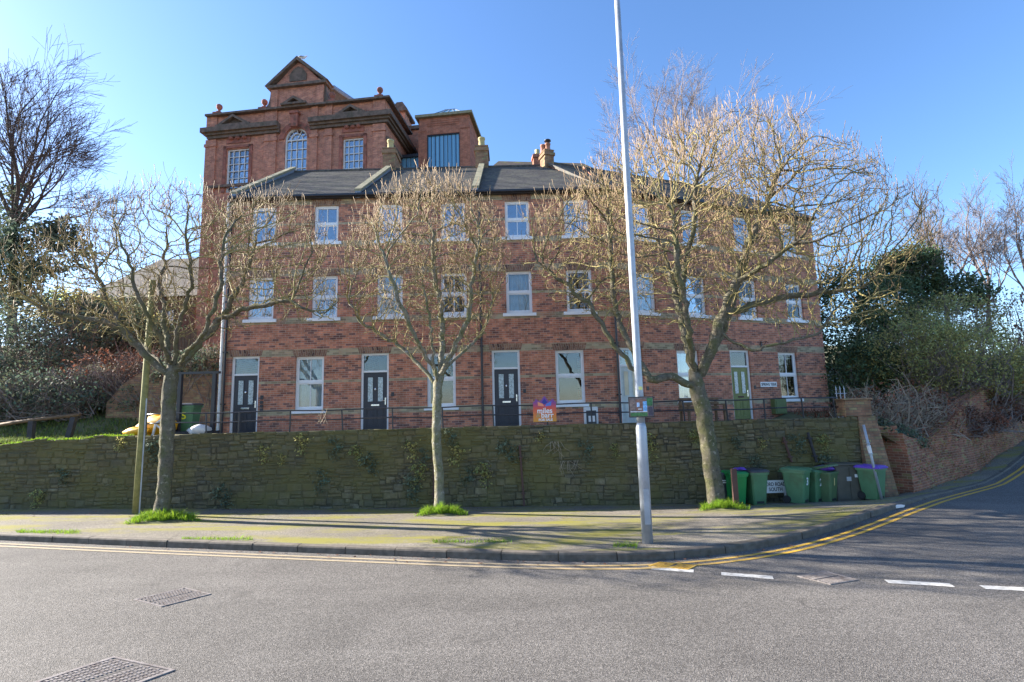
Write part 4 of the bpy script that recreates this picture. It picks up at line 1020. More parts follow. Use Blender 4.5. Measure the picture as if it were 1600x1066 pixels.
# ------------------------------------------------------------------ lamp post
p = onz(1012, 850, .0); 
pz = zp(p.x, p.y); p = onz(1012, 850, pz); lp = thing('lamp_post', 'tall galvanised steel lamp post at the kerb', 'street lamp', (p.x, p.y, pz))
zs2 = at(1003, 664, p.y).z - pz; sc_ = p.y / FPX
q = MB(); q.lathe([(.096, -.02), (.096, zs2 - .06), (.088, zs2 - .02), (.072, zs2 + .04)], 20); q.build('base', M['galv'], lp, smooth=True)
q = MB(); q.lathe([(.072, zs2 + .04), (.070, zs2 + .6), (.062, 8.0), (.052, 12.0)], 20); q.tube([(0, 0, 11.9), (.1, -.3, 12.25), (.35, -1.1, 12.4)], .04, 8); q.build('pole', M['galv'], lp, smooth=True)
q = MB(); q.box(-.11, .11, -.35, .35, -.06, .06, T=Matrix.Translation((.45, -1.4, 12.42)) @ Matrix.Rotation(R(-17), 4, 'Z')); q.build('lantern', M['galv'], lp, bevel=.03)
q = MB(); q.box(-.05, .05, -.104, -.09, .35, .95); q.build('access_door', M['galv'], lp)
q = MB(); zz = at(999, 607, p.y).z - pz; q.box(-.02, .045, -.0745, -.066, zz - .03, zz + .03); q.build('sticker', plain('yellow_sticker', (.75, .72, .25), .5), lp)
zz = at(1003, 636, p.y).z - pz
bd = thing('notice_board', 'small dark framed picture board strapped to the lamp post', 'sign', (p.x, p.y - .098, pz + zz), R(-4))
q = MB(); q.box(-.225, .225, -.012, .012, -.185, .185); q.build('frame', M['darkwood'], bd, bevel=.006)
pic = [((-.21, .21, -.17, .17), (.18, .13, .12)), ((-.2, -.12, -.06, .12), (.25, .16, .13)), ((-.10, .08, -.07, .14), (.24, .11, .08)), ((-.08, -.03, .0, .08), (.45, .6, .8)), ((.03, .10, -.08, .1), (.2, .45, .75)), ((-.2, .1, -.165, -.10), (.05, .18, .05)), ((-.2, .1, -.09, -.075), (.7, .7, .72)), ((.10, .2, .02, .16), (.03, .16, .05)), ((.12, .2, -.16, .0), (.05, .04, .07)), ((-.06, .01, -.045, -.03), (.8, .8, .8))]
for k, ((a, b, c, d), cc) in enumerate(pic):
    q = MB(); q.box(a, b, -.0135 - k * .0006, -.012, c, d); q.build('picture', plain('print_colour', cc, .3, .45, 30), bd)
q = MB(); q.box(-.02, .02, .012, .03, -.1, .1); q.build('bracket', M['galv'], bd)
# telegraph pole
p = at(213, 797, 14.1); q = MB(); zt_ = at(238, 438, p.y).z
tg = thing('timber_pole', 'weathered greenish timber pole leaning beside the left street tree', 'pole', (p.x, p.y, zp(p.x, p.y)))
q.tube([(0, 0, -.05), (.01, 0, 2.5), (.03, 0, zt_ - tg.location.z)], [.092, .084, .075], 12); q.build('shaft', M['wood'], tg, smooth=True)
q = MB(); q.tube([(.105, -.03, 0), (.10, -.03, 3.0)], .018, 6); q.build('cable_cover', M['galv'], tg)
# leaning sign post on the right
p = at(1378, 781, 13.95); p.z = zp(p.x, p.y); tp = at(1349, 664, p.y)
sp = thing('sign_pole', 'thin grey pole leaning left beside the purple lidded bin', 'pole', p)
q = MB(); d = tp - p; q.tube([(0, 0, -.03), d], .032, 10); q.build('shaft', M['galv'], sp, smooth=True)
q = MB(); q.tube([d * .62, d * .72], .046, 10); q.build('sticker', M['whitepl'], sp); 
for t in (.60, .745): q = MB(); q.tube([d * t, d * (t + .012)], .052, 10); q.build('clip', M['galv'], sp)
# ------------------------------------------------------------------ wheelie bins
def make_bin(px, py, Y, lab, bodym, lidm, rz, s=.95, num=None, numm=None, open_=0.0, stripes=False, name='wheelie_bin', numz=.62, nums=.27):
    x = at(px, py, Y).x; b = thing(name, lab, 'bin', (x, Y, zp(x, Y)), R(rz), 'wheelie bins along the stone wall')
    W0, D0, W1, D1, H_ = .20 * s, .22 * s, .27 * s, .33 * s, .93 * s
    rings = []
    def ring(w_, d0, d1, z_, c=.035): return [(-w_ + c, d0, z_), (w_ - c, d0, z_), (w_, d0 + c, z_), (w_, d1 - c, z_), (w_ - c, d1, z_), (-w_ + c, d1, z_), (-w_, d1 - c, z_), (-w_, d0 + c, z_)]
    q = MB(); q.tube_rings([ring(W0 * .97, -D0, D0 * .9, .02), ring(W0, -D0 - .01, D0, .08), ring(W1 * .97, -D1 + .015, D1 - .03, H_ - .06), ring(W1 + .02, -D1 - .01, D1 - .01, H_ - .055), ring(W1 + .02, -D1 - .01, D1 - .01, H_)])
    bo = q.build('body', bodym, b)
    q = MB(); q.tube_rings([ring(W1 + .03, -D1 - .035, D1 + .02, 0.0), ring(W1 + .03, -D1 - .035, D1 + .02, .03), ring(W1 - .01, -D1 + .02, D1 - .03, .065), ring(W1 * .6, -D1 * .5, D1 * .5, .075)])
    lo = q.build('lid', lidm, b, loc=(0, 0, H_ + .004))
    if open_:
        lo.location = (0, D1 + .02, H_ + .004); lo.rotation_euler = (R(-open_), 0, 0)
        for v in lo.data.vertices: v.co.y -= D1 + .02
    q = MB(); q.tube([(-W1, D1 + .045, H_ - .03), (W1, D1 + .045, H_ - .03)], .016, 8)
    for e in (-1, 1): q.tube([(e * W1 * .8, D1 - .02, H_ - .05), (e * W1 * .8, D1 + .045, H_ - .03)], .014, 6)
    q.build('handle', bodym, b)
    for e in (-1, 1):
        q = MB(); T = Matrix.Translation((e * (W0 + .015), D0 + .0, .1)) @ Matrix.Rotation(R(90), 4, 'Y'); n0 = len(q.v); q.lathe([(.02, -.028), (.095, -.028), (.1, -.015), (.1, .015), (.095, .028), (.02, .028)], 18)
        q.v = [tuple(T @ Vector(v)) for v in q.v]; q.build('wheel', M['rubber'], b)
    q = MB(); q.box(-W0 * .55, W0 * .55, -D0 - .02, -D0 + .01, .05, .11); q.build('foot_panel', M['rubber'], b)
    if num:
        t = numz; yy = -lerp(D0 + .01, D1 - .015, (t * s - .08) / (H_ - .14)) - .004; sl = math.atan((D1 - .015 - D0 - .01) / (H_ - .14))
        text('lettering', num, nums, numm, b, (.0, yy - .004, t * s), (R(90) + sl, 0, 0), bold=.006)
    if stripes:
        for zz in (.70, .76): yy = lerp(D0, D1, zz); q = MB(); q.box(-W1 * .95, W1 * .95, -yy - .012, -yy + .02, zz * s, zz * s + .025); q.build('stripe', M['inkwhite'], b)
    return b
make_bin(1134, 770, 14.7, 'dark grey wheelie bin with two white stripes, partly behind the right tree trunk', M['bingrey'], M['bingrey'], 10, .86, stripes=True)
make_bin(1149, 770, 14.4, 'bright green wheelie bin behind the brown stake', M['binbright'], M['binbright'], 4, .88)
make_bin(1180, 770, 14.45, 'large dull green wheelie bin with dark lid left of the street nameplate', M['bingreen'], M['bingrey'], 8, .92)
make_bin(1246, 770, 14.35, 'green wheelie bin marked with a white 3, right of the street nameplate', M['bingreen'], M['bingreen'], 42, .92, '3', M['inkwhite'])
make_bin(1270, 770, 14.6, 'narrow green wheelie bin marked with a white 2', M['bingreen'], M['bingreen'], 30, .86, '2', M['inkwhite'])
make_bin(1290, 770, 14.5, 'faded green wheelie bin marked with a cream 1, its lid ajar over a purple bag', M['binlight'], M['binlight'], 34, .86, '1', M['numcream'], open_=14)
make_bin(1364, 770, 14.25, 'green wheelie bin with a purple lid beside the leaning pole', M['bingreen'], M['purple'], 30, .88)
def lump(name, lab, cat, loc, r, mat, seed, group=None, tall=1):
    rr = random.Random(seed); q = MB(); n, mm = 14, 9; ph = [rr.random() * 6 for _ in range(6)]; rings = []
    for j in range(mm):
        th = math.pi * (j + .02) / (mm - 1 + .04); ring_ = []
        for k in range(n):
            a = 2 * math.pi * k / n; w_ = 1 + .16 * math.sin(3 * a + ph[0] + j) + .12 * math.sin(5 * a + ph[1] - j * 1.3) + rr.uniform(-.05, .05)
            ring_.append((r[0] * math.sin(th) * math.cos(a) * w_, r[1] * math.sin(th) * math.sin(a) * w_, r[2] * (1 - math.cos(th)) / 1 * (1 + .05 * math.sin(2 * a + ph[2]))))
        rings.append(ring_)
    q.tube_rings(rings[::1]); 
    for i, f in enumerate(q.f): q.f[i] = f[::-1]
    o_ = q.build(name, mat, smooth=True, loc=loc); return tag(o_, lab, cat, group)
pb = at(1290, 730, 14.5); lump('plastic_bag', 'purple plastic bag bulging from under the open lid of the bin marked 1', 'bag', (pb.x, 14.5, zp(pb.x, 14.5) + .80), (.22, .2, .08), M['purple'], 4)
pb = at(1172, 730, 14.0); lump('plastic_bag', 'dark purple bag lying on the lids of the two left green bins', 'bag', (pb.x - .1, 14.4, zp(pb.x, 14.4) + .89), (.16, .16, .045), M['purple'], 8)
# stake, nameplate, cabinet
x = at(1149, 770, 13.45).x; q = MB(); q.box(-.07, .07, -.03, .03, -.05, .98); o = q.build('timber_stake', M['brownmetal'], loc=(x, 13.45, zp(x, 13.45)), bevel=.01); tag(o, 'brown stake standing in front of the bright green bin', 'post')
x = at(1210, 770, 14.7).x; np_ = thing('road_name_sign', 'white street nameplate lettered FOORD ROAD SOUTH on short legs between green bins', 'sign', (x, 14.75, zp(x, 14.75)), R(1))
q = MB(); q.box(-.43, .43, -.02, .0, .26, .60); q.build('plate', M['inkwhite'], np_, bevel=.008)
text('lettering', 'FOORD ROAD', .135, M['ink'], np_, (0.0, -.023, .49), sx=.78, bold=.002); text('lettering', 'SOUTH', .135, M['ink'], np_, (.06, -.023, .355), sx=.85, bold=.002)
for e in (-.27, .33): q = MB(); q.box(e - .03, e + .03, -.015, .03, -.05, .26); q.build('leg', M['whiteold'], np_)
x = at(1326, 770, 14.5).x; cb = thing('utility_cabinet', 'dull brown roadside utility cabinet between the bins', 'cabinet', (x, 14.6, zp(x, 14.6)), R(0))
q = MB(); q.box(-.37, .37, -.2, .2, 0, .95); q.box(-.40, .40, -.23, .23, .951, 1.0); q.build('body', M['cabinet'], cb, bevel=.015)
for e in (-1, 1): q = MB(); q.box(min(e * .01, e * .35), max(e * .01, e * .35), -.215, -.201, .08, .9); q.build('door', M['cabinet'], cb, bevel=.006)
q = MB(); q.box(-.09, .03, -.235, -.216, .55, .66); q.build('lock', M['galv'], cb); q = MB(); q.box(.14, .34, -.219, -.2155, .64, .72); q.build('sticker', M['whitepl'], cb)
# pipes and straps on the stone wall
for k, (pa, pb, rad, lab, mt) in enumerate((((812, 696), (819, 790), .03, 'thin rusty pipe fixed upright on the stone wall right of the middle tree', 'brownmetal'), ((1224, 683), (1237, 722), .035, 'left of two dark metal straps leaning on the wall above the bins', 'brownmetal'), ((1262, 676), (1276, 722), .04, 'right of two dark metal straps leaning on the wall above the bins', 'darkwood'), ((677, 700), (678, 790), .025, 'dark pipe half hidden behind the middle tree trunk', 'brownmetal'))):
    a, b = at(*pa, YW - .09), at(*pb, YW - .09); q = MB(); q.tube([(0, 0, 0), a - b], rad, 8); 
    for t in (.2, .8): c_ = (a - b) * t; q.box(c_.x - .06, c_.x + .06, -.05, .06, c_.z - .02, c_.z + .02)
    tag(q.build('wall_pipe', M[mt], loc=b), lab, 'pipe')
# ------------------------------------------------------------------ left garden things
yg = 16.3
def gx(px, Y=yg): return at(px, 650, Y).x
fr = thing('steel_gantry', 'black metal goalpost shaped frame standing on the terrace left of the first door', 'frame', (gx(279), yg, 1.86), R(-2))
w_ = gx(334) - gx(279); zt_ = at(300, 585, yg).z - 1.86
for e in (0, w_): q = MB(); q.box(e - .055, e + .055, -.055, .055, 0, zt_); q.build('upright', M['black'], fr)
q = MB(); q.box(-.055, w_ + .15, -.05, .05, zt_ + .001, zt_ + .075); q.build('crossbar', M['black'], fr); q = MB(); q.box(-.05, w_ + .05, -.3, .3, .0, .22); q.build('plinth', M['darkwood'], fr)
b5 = make_bin(295, 645, 16.75, 'green wheelie bin marked with a yellow 5 inside the black metal frame', M['bingreen'], M['bingrey'], 6, 1.0, '5', M['numyellow'], numz=.60, nums=.3); b5.location.z = 1.95; b5['group'] = 'wheelie bins by the houses'
lump('rubbish_bag', 'white rubbish bag leaning by the bin marked 5', 'bag', (gx(313, 16.1), 16.1, 1.95), (.32, .25, .17), M['whitepl'], 21)
lump('plastic_sack', 'larger crumpled yellow sack with pale strap behind the left tree trunk', 'sack', (gx(250, 16.2), 16.2, 1.95), (.56, .34, .33), M['yellowpl'], 31)
lump('plastic_sack', 'smaller low yellow sack at the wall edge left of the timber pole', 'sack', (gx(216, 15.8), 15.8, 1.98), (.36, .2, .14), M['yellowpl'], 32)
q = MB(); xx = gx(240, 15.85); q.tube([(xx, 15.85, 1.95), (xx + .1, 15.83, 2.35), (xx + .3, 15.85, 2.5)], .035, 6); q.tube([(xx + .05, 15.85, 2.35), (xx + .35, 15.85, 2.1)], .03, 6); tag(q.build('plastic_strap', M['whitepl']), 'pale strap crossing the larger yellow sack', 'strap')
# ruined brick wall
q = MB(); a = at(165, 650, 18.6); b = at(345, 650, 18.6); n = 24
for i in range(n):
    xa, xb = lerp(a.x, b.x, i / n), lerp(a.x, b.x, (i + 1) / n); ztp = lambda t: at(250, float(np.interp(t, [0, .12, .3, 1], [628, 600, 580, 560])), 18.6).z
    z0_, z1_ = ztp(i / n), ztp((i + 1) / n)
    q.face([(xa, 18.6, 1.6), (xb, 18.6, 1.6), (xb, 18.6, z1_), (xa, 18.6, z0_)], [(xa, 1.6), (xb, 1.6), (xb, z1_), (xa, z0_)]); q.face([(xa, 18.6, z0_), (xb, 18.6, z1_), (xb, 19, z1_), (xa, 19, z0_)])
q.face([(a.x, 19, 1.6), (a.x, 18.6, 1.6), (a.x, 18.6, ztp(0)), (a.x, 19, ztp(0))])
tag(q.build('garden_wall', M['brick_old']), 'old patchy brick wall under brambles left of the terrace', 'wall')
# timber posts and fallen rail at far left
for k, (px, py0, py1, tl, lab) in enumerate(((48, 684, 658, 0.0, 'upright dark timber post on the stone wall at the far left'), (108, 676, 652, .12, 'leaning dark timber post on the stone wall left of the pole'))):
    a = at(px, py0, 15.6); h_ = at(px, py1, 15.6).z - a.z; q = MB(); q.tube_rings([[(-.075, -.06, -.15), (.075, -.06, -.15), (.075, .06, -.15), (-.075, .06, -.15)], [(-.075 + tl, -.06, h_), (.075 + tl, -.06, h_), (.075 + tl, .06, h_), (-.075 + tl, .06, h_)]])
    tag(q.build('timber_post', M['darkwood'], loc=a), lab, 'post')
a, b = at(-40, 670, 16.8), at(125, 648, 16.8); q = MB(); d = (b - a); q.tube([(0, 0, 0), d * .5 + Vector((0, 0, .03)), d], [.055, .06, .05], 8); tag(q.build('timber_rail', M['brownwood'], loc=a, smooth=True), 'long rough timber rail lying behind the two dark posts', 'rail')
a = at(285, 540, 24); q = MB()
for i in range(9): q.box(i * .14, i * .14 + .125, 0, .03, 0, 1.0 + .03 * (i % 3))
q.box(0, 1.26, .031, .06, .2, .3); q.box(0, 1.26, .031, .06, .75, .85); tag(q.build('timber_fence', M['brownwood'], loc=(a.x - .6, 24, a.z - .3)), 'small brown board fence below the brown house', 'fence')
# ------------------------------------------------------------------ manholes, litter, gulls
def manhole(corners, lab, painted=False, z=0.0):
    P4 = [onz(*c, z) for c in corners]; o_ = sum(P4, Vector()) / 4; o_.z = zr(o_.x, o_.y)
    m_ = thing('manhole_cover', lab, 'manhole cover', o_, 0, 'iron covers set in the road'); L = [p - sum(P4, Vector()) / 4 for p in P4]
    def bil(u, v, h): p = (L[0] * (1 - u) + L[1] * u) * (1 - v) + (L[3] * (1 - u) + L[2] * u) * v; return Vector((p.x, p.y, h))
    q = MB()
    def slab(u0, u1, v0, v1, h, hb=-.02, mi=0):
        a = [bil(u0, v0, h), bil(u1, v0, h), bil(u1, v1, h), bil(u0, v1, h)]; b_ = [bil(u0, v0, hb), bil(u1, v0, hb), bil(u1, v1, hb), bil(u0, v1, hb)]
        q.face(a, None, mi)
        for i in range(4): j = (i + 1) % 4; q.face([b_[i], b_[j], a[j], a[i]], None, mi)
    slab(0, 1, 0, .05, .012); slab(0, 1, .95, 1, .012); slab(0, .04, .05, .95, .012); slab(.96, 1, .05, .95, .012); q.build('frame', M['iron'] if not painted else M['yellowpaint'], m_)
    q = MB(); slab(.05, .95, .065, .495, .004); slab(.05, .95, .505, .935, .004)
    nu = 15; nv = 11
    for i in range(nu):
        for j in range(nv):
            u = lerp(.09, .91, (i + .5 * (j % 2)) / (nu - .5)); v = lerp(.1, .9, j / (nv - 1)); 
            if abs(v - .5) < .02: continue
            slab(u - .016, u + .016, v - .024, v + .024, .013, .003, 1)
    q.build('tread_plate', [M['irondark'], M['iron'] if not painted else M['yellowpaint']], m_)
manhole([(208, 938), (290, 919), (330, 929), (252, 949)], 'iron road cover in mid road on the left, the farther one')
manhole([(50, 1068), (178, 1027), (274, 1048), (160, 1090)], 'large iron road cover cut off by the bottom edge of the photo')
manhole([(1245, 901), (1290, 893), (1342, 907), (1298, 914)], 'worn iron cover between the white road dashes')
manhole([(1013, 885), (1030, 879), (1090, 884), (1075, 891)], 'iron cover painted over by the yellow lines', True)
p = onz(1398, 795, -.02); q = MB(); q.prism([(-.22, 0), (.2, 0), (.24, .05), (.0, .075), (-.2, .06)], -.09, .09); o = q.build('litter', M['whitepl'], loc=(p.x, p.y, zr(p.x, p.y) + .006), rot=(0, 0, R(20)), bevel=.01); tag(o, 'crumpled white litter lying on the double yellow lines', 'litter')
def gull(p, rz, lab):
    g_ = thing('gull', lab, 'gull', p, rz, 'gulls on the roofs')
    q = MB(); q.tube([(-.24, 0, .16), (-.14, 0, .17), (0, 0, .17), (.12, 0, .20), (.18, 0, .27), (.22, 0, .29), (.26, 0, .285)], [.015, .05, .085, .075, .045, .045, .02], 10); q.tube([(-.03, .03, .12), (-.03, .03, 0)], .008, 4); q.tube([(-.03, -.03, .12), (-.03, -.03, 0)], .008, 4); q.build('body', M['gullw'], g_, smooth=True)
    for e in (-1, 1): q = MB(); q.tube([(.1, e * .065, .2), (-.1, e * .07, .19), (-.3, e * .03, .17)], [.03, .05, .008], 8); q.build('wing', M['gullg'], g_, smooth=True)
    q = MB(); q.tube([(.255, 0, .285), (.31, 0, .275)], [.014, .004], 6); q.build('beak', M['yellowpl'], g_)
gu = Matrix.Translation((TL.x, TL.y, 0)) @ Matrix.Rotation(TANG, 4, 'Z') @ Vector((gapx + .15, .1, gapz - .03)); gull(gu, R(10), 'gull perched on the apex of the brick hall gable')
# ------------------------------------------------------------------ vegetation
def grow(rng, limbs, att, step=.16, infl=1.6, kill=.36, iters=90, up=.08, jit=.25, maxn=16000, mom=.8):
    pos = []; par = []
    for li, L in enumerate(limbs):
        L = [np.array(p, float) for p in L]
        if not pos: pos.append(L[0]); par.append(-1); last = 0
        else:
            A = np.array(pos); last = int(np.argmin(((A - L[0]) ** 2).sum(1)))
        for a, b in zip(L[:-1], L[1:]):
            d = np.linalg.norm(b - a); n = max(1, int(d / step))
            for i in range(1, n + 1):
                p = a + (b - a) * i / n + (rng.normal(0, step * (.06 if li == 0 else .18), 3) if i < n else 0); pos.append(p); par.append(last); last = len(pos) - 1
    att = np.array(att); A = np.array(pos)
    best = np.full(len(att), 1e9); bi = np.zeros(len(att), int); start = 0
    alive = np.ones(len(att), bool)
    for it in range(iters):
        N = np.array(pos[start:])
        if len(N):
            for c in range(0, len(N), 400):
                D = np.linalg.norm(att[:, None, :] - N[None, c:c + 400, :], axis=2); k = D.argmin(1); m = D[np.arange(len(att)), k]; b = m < best
                best[b] = m[b]; bi[b] = start + c + k[b]
        alive &= best > kill
        act = alive & (best < infl); start = len(pos)
        if not act.any() or len(pos) > maxn: break
        idx = np.where(act)[0]; acc = {}
        for i in idx:
            n = bi[i]; v = att[i] - pos[n]; v = v / (np.linalg.norm(v) + 1e-9); acc[n] = acc.get(n, 0) + v
        added = 0
        for n, v in acc.items():
            l = np.linalg.norm(v)
            if l < .15: v = v + rng.normal(0, .5, 3); l = np.linalg.norm(v)
            pp_ = pos[n] - pos[par[n]] if par[n] >= 0 else np.array([0, 0, step]); v = v / l + mom * pp_ / (np.linalg.norm(pp_) + 1e-9) + np.array([0, 0, up]) + rng.normal(0, jit, 3); v /= np.linalg.norm(v); pos.append(pos[n] + v * step); par.append(n); added += 1
        if not added: break
    return np.array(pos), np.array(par)
def radii(pos, par, tip, p=2.2, rmax=None):
    n = len(pos); r = np.zeros(n); ch = [[] for _ in range(n)]
    for i in range(n - 1, 0, -1): ch[par[i]].append(i)
    for i in range(n - 1, -1, -1):
        r[i] = tip if not ch[i] else sum(r[c] ** p for c in ch[i]) ** (1 / p)
    return r, ch
def tree_mesh(pos, par, r, ch, mbs, thr, base, scale=1.0, mats=(0, 0)):
    # continuous chains following the thickest child
    stack = [(0, -1)]
    while stack:
        n, frm = stack.pop(); pts = []; rs = []
        if frm >= 0: pts.append(pos[frm]); rs.append(min(r[frm], r[n] * 1.25) * scale)
        k = n
        while True:
            pts.append(pos[k]); rs.append(r[k] * scale)
            if not ch[k]: break
            big = max(ch[k], key=lambda c: r[c])
            for c in ch[k]:
                if c != big: stack.append((c, k))
            k = big
        if len(pts) < 2: continue
        R0 = rs[0]; big_ = R0 > thr
        ns = 14 if R0 > .08 else (7 if R0 > .04 else (5 if R0 > .018 else 3))
        (mbs[0] if big_ else mbs[1]).tube([Vector(p) - base for p in pts], rs, ns, mats[0] if big_ else mats[1], cap=False, rough=(.10 if R0 > .04 else 0))
def ell(rng, c, rad, n, hollow=.0):
    v = rng.normal(size=(n, 3)); v /= np.linalg.norm(v, axis=1)[:, None]; u = (hollow + (1 - hollow) * rng.random(n)) ** (1 / 3.)
    return np.array(c) + v * u[:, None] * np.array(rad)
def street_tree(lab, bpx, by, Y, limbs_px, crowns, natt, trad, seed, shoots, slen=(.14, .62), bend=0):
    rng = np.random.default_rng(seed); x = at(bpx, by, Y).x; b = Vector((x, Y, zp(x, Y)))
    limbs = []
    for L in limbs_px:
        limbs.append([np.array(at(p[0], p[1], Y + (p[2] if len(p) > 2 else 0))) for p in L])
    limbs[0][0] = np.array(b) - np.array([0, 0, .1])
    att = np.concatenate([ell(rng, at(c[0], c[1], Y + c[2]), (c[3], c[4], c[5]), int(natt * c[6]), .25) for c in crowns])
    att = att[att[:, 1] < YA - .5]
    pos, par = grow(rng, limbs, att, .14, 1.5, .20, 90, .26, .30, 26000, .75)
    r, ch = radii(pos, par, .0074, 2.45)
    k = trad / r[3]; r = np.where(r > .02, r * (1 + (k - 1) * np.clip((r - .02) / (r[3] - .02), 0, 1)), r)
    for i in range(5): r[i] *= (1.35, 1.22, 1.12, 1.06, 1.02)[i]
    t = thing('street_tree', lab, 'tree', b, 0, 'pollarded street trees on the pavement')
    A, B = MB(), MB(); tree_mesh(pos, par, r, ch, (A, B), .028, b)
    # upright young shoots with fat buds
    S = MB(); tips = [i for i in range(len(pos)) if r[i] < .013]; zz = pos[tips][:, 2]; zlo, zhi = zz.min(), zz.max()
    for q in range(shoots):
        i = tips[rng.integers(len(tips))]; hgt = (pos[i][2] - zlo) / (zhi - zlo)
        if rng.random() > .08 + .75 * hgt: continue
        p = Vector(pos[i]) - b; L = rng.uniform(*slen) * (.65 + .55 * hgt); d = Vector((rng.normal(0, .32), rng.normal(0, .32), 1)).normalized(); e = Vector((rng.normal(0, .05), rng.normal(0, .05), 0))
        out = Vector(pos[i] - pos[par[i]]).normalized()
        p1 = p + (d * .4 + out * .6) * L * .35; p2 = p1 + d * L * .4 + e; p3 = p2 + (d + Vector((0, 0, .4))).normalized() * L * .3
        sr = rng.uniform(.6, 1.1); S.tube([p, p1, p2, p3], [.0066 * sr, .0058 * sr, .005 * sr, .0072 * sr], 3, 0, cap=True)
    A.build('trunk', M['palebark'] if seed == 12 else M['bark'], t, smooth=True); B.build('branches', M['twig'], t, smooth=True); S.build('shoots', M['shoot'], t, smooth=True)
    return t
street_tree('spreading bare street tree on the left beside the timber pole', 252, 812, 13.2,
  [[(252, 812), (258, 740), (262, 660), (266, 600), (270, 575)],
   [(268, 590), (230, 558, -.2), (190, 512, -.3), (150, 500, -.5), (95, 492, -.8), (45, 470, -1.0)], [(190, 512, -.3), (165, 470, -.5), (150, 420, -.6)],
   [(272, 580), (310, 540, .2), (350, 490, .4), (380, 440, .6), (400, 380, .7)], [(340, 500, .3), (400, 478, -.2), (450, 470, -.5), (500, 490, -.8), (535, 508, -1.0)],
   [(266, 575), (258, 500, .6), (250, 440, 1.0), (262, 380, 1.2)], [(270, 570), (282, 500, -.5), (300, 440, -.9), (290, 370, -1.2)], [(268, 575), (245, 520, -.9), (215, 460, -1.5), (200, 400, -1.7)], [(274, 575), (320, 520, -1.0), (345, 450, -1.4), (350, 380, -1.6)], [(266, 585), (225, 540, .9), (190, 470, 1.5)]],
  [(275, 410, 0, 2.8, 2.3, 1.75, .42), (150, 450, -.4, 2.0, 2.0, 1.25, .22), (420, 400, 0, 1.6, 1.9, 1.5, .24), (60, 470, -.8, 1.2, 1.2, .6, .07), (480, 470, -.4, .9, 1.2, .6, .06), (260, 500, 0, 2.2, 1.4, .7, .12)], 7600, .16, 11, 6200)
street_tree('slender bare street tree in the middle of the pavement', 687, 803, 13.9,
  [[(687, 803), (686, 740), (682, 690), (683, 640), (684, 600)], [(684, 605), (655, 570, .2), (630, 545, .3), (600, 525, .4), (565, 505, .4), (545, 470, .4)],
   [(684, 600), (676, 560, -.5), (672, 500, -.7), (660, 440, -.9)], [(686, 595), (692, 540, .3), (690, 480, .5), (676, 420, .6), (676, 360, .5)], [(690, 590), (712, 535, -.3), (732, 500, -.5), (738, 440, -.6), (748, 380, -.6)], [(690, 580), (730, 545, .6), (755, 520, .9), (770, 470, 1.1)], [(684, 590), (650, 530, -.9), (620, 460, -1.4), (600, 400, -1.5)]],
  [(672, 400, 0, 2.0, 2.0, 2.1, .55), (600, 430, 0, 1.25, 1.5, 1.5, .24), (745, 410, 0, .95, 1.6, 1.7, .21), (672, 510, 0, 1.7, 1.2, .8, .12)], 7000, .12, 12, 5800)
street_tree('largest bare street tree on the right, spreading over the lamp post', 1120, 786, 13.9,
  [[(1122, 788), (1108, 700), (1098, 640), (1088, 600), (1086, 585)],
   [(1088, 605), (1050, 588, -.2), (1015, 592, -.4), (985, 575, -.5), (955, 530, -.5), (925, 480, -.5), (880, 440, -.5), (840, 410, -.5)], [(1015, 592, -.4), (985, 540, .1), (962, 490, .4), (955, 420, .6), (950, 340, .7)],
   [(1086, 588), (1070, 520, .2), (1058, 470, .4), (1045, 420, .5), (1020, 350, .6), (1005, 290, .6)], [(1060, 480, .4), (1072, 410, .2), (1085, 340, .0), (1090, 270, -.1)], [(1050, 440, .4), (1060, 400, 1.2), (1050, 320, 1.6)],
   [(1092, 592), (1112, 545, -.2), (1125, 500, -.3), (1150, 440, -.4), (1170, 380, -.4), (1200, 310, -.4), (1220, 260, -.4)], [(1120, 520, -.3), (1175, 548, -.6), (1230, 535, -.8), (1280, 520, -.9)], [(1130, 490, -.3), (1200, 470, .3), (1275, 458, .5), (1350, 450, .7)], [(1150, 440, -.4), (1195, 415, -1.0), (1235, 385, -1.3)], [(1090, 590), (1130, 520, 1.0), (1160, 430, 1.7), (1190, 340, 1.9)], [(1086, 588), (1075, 510, -1.0), (1060, 420, -1.6), (1050, 330, -1.8)]],
  [(1080, 340, 0, 3.4, 2.7, 2.3, .42), (930, 390, 0, 2.1, 2.2, 1.8, .22), (1230, 345, -.2, 2.6, 2.4, 2.1, .32), (1365, 365, -.6, 1.4, 1.6, 1.2, .10), (1290, 470, -.3, 2.0, 1.5, .9, .09), (1150, 250, 0, 2.2, 2.0, 1.0, .08), (1080, 470, 0, 2.6, 1.5, .8, .09)], 15000, .21, 13, 13500)
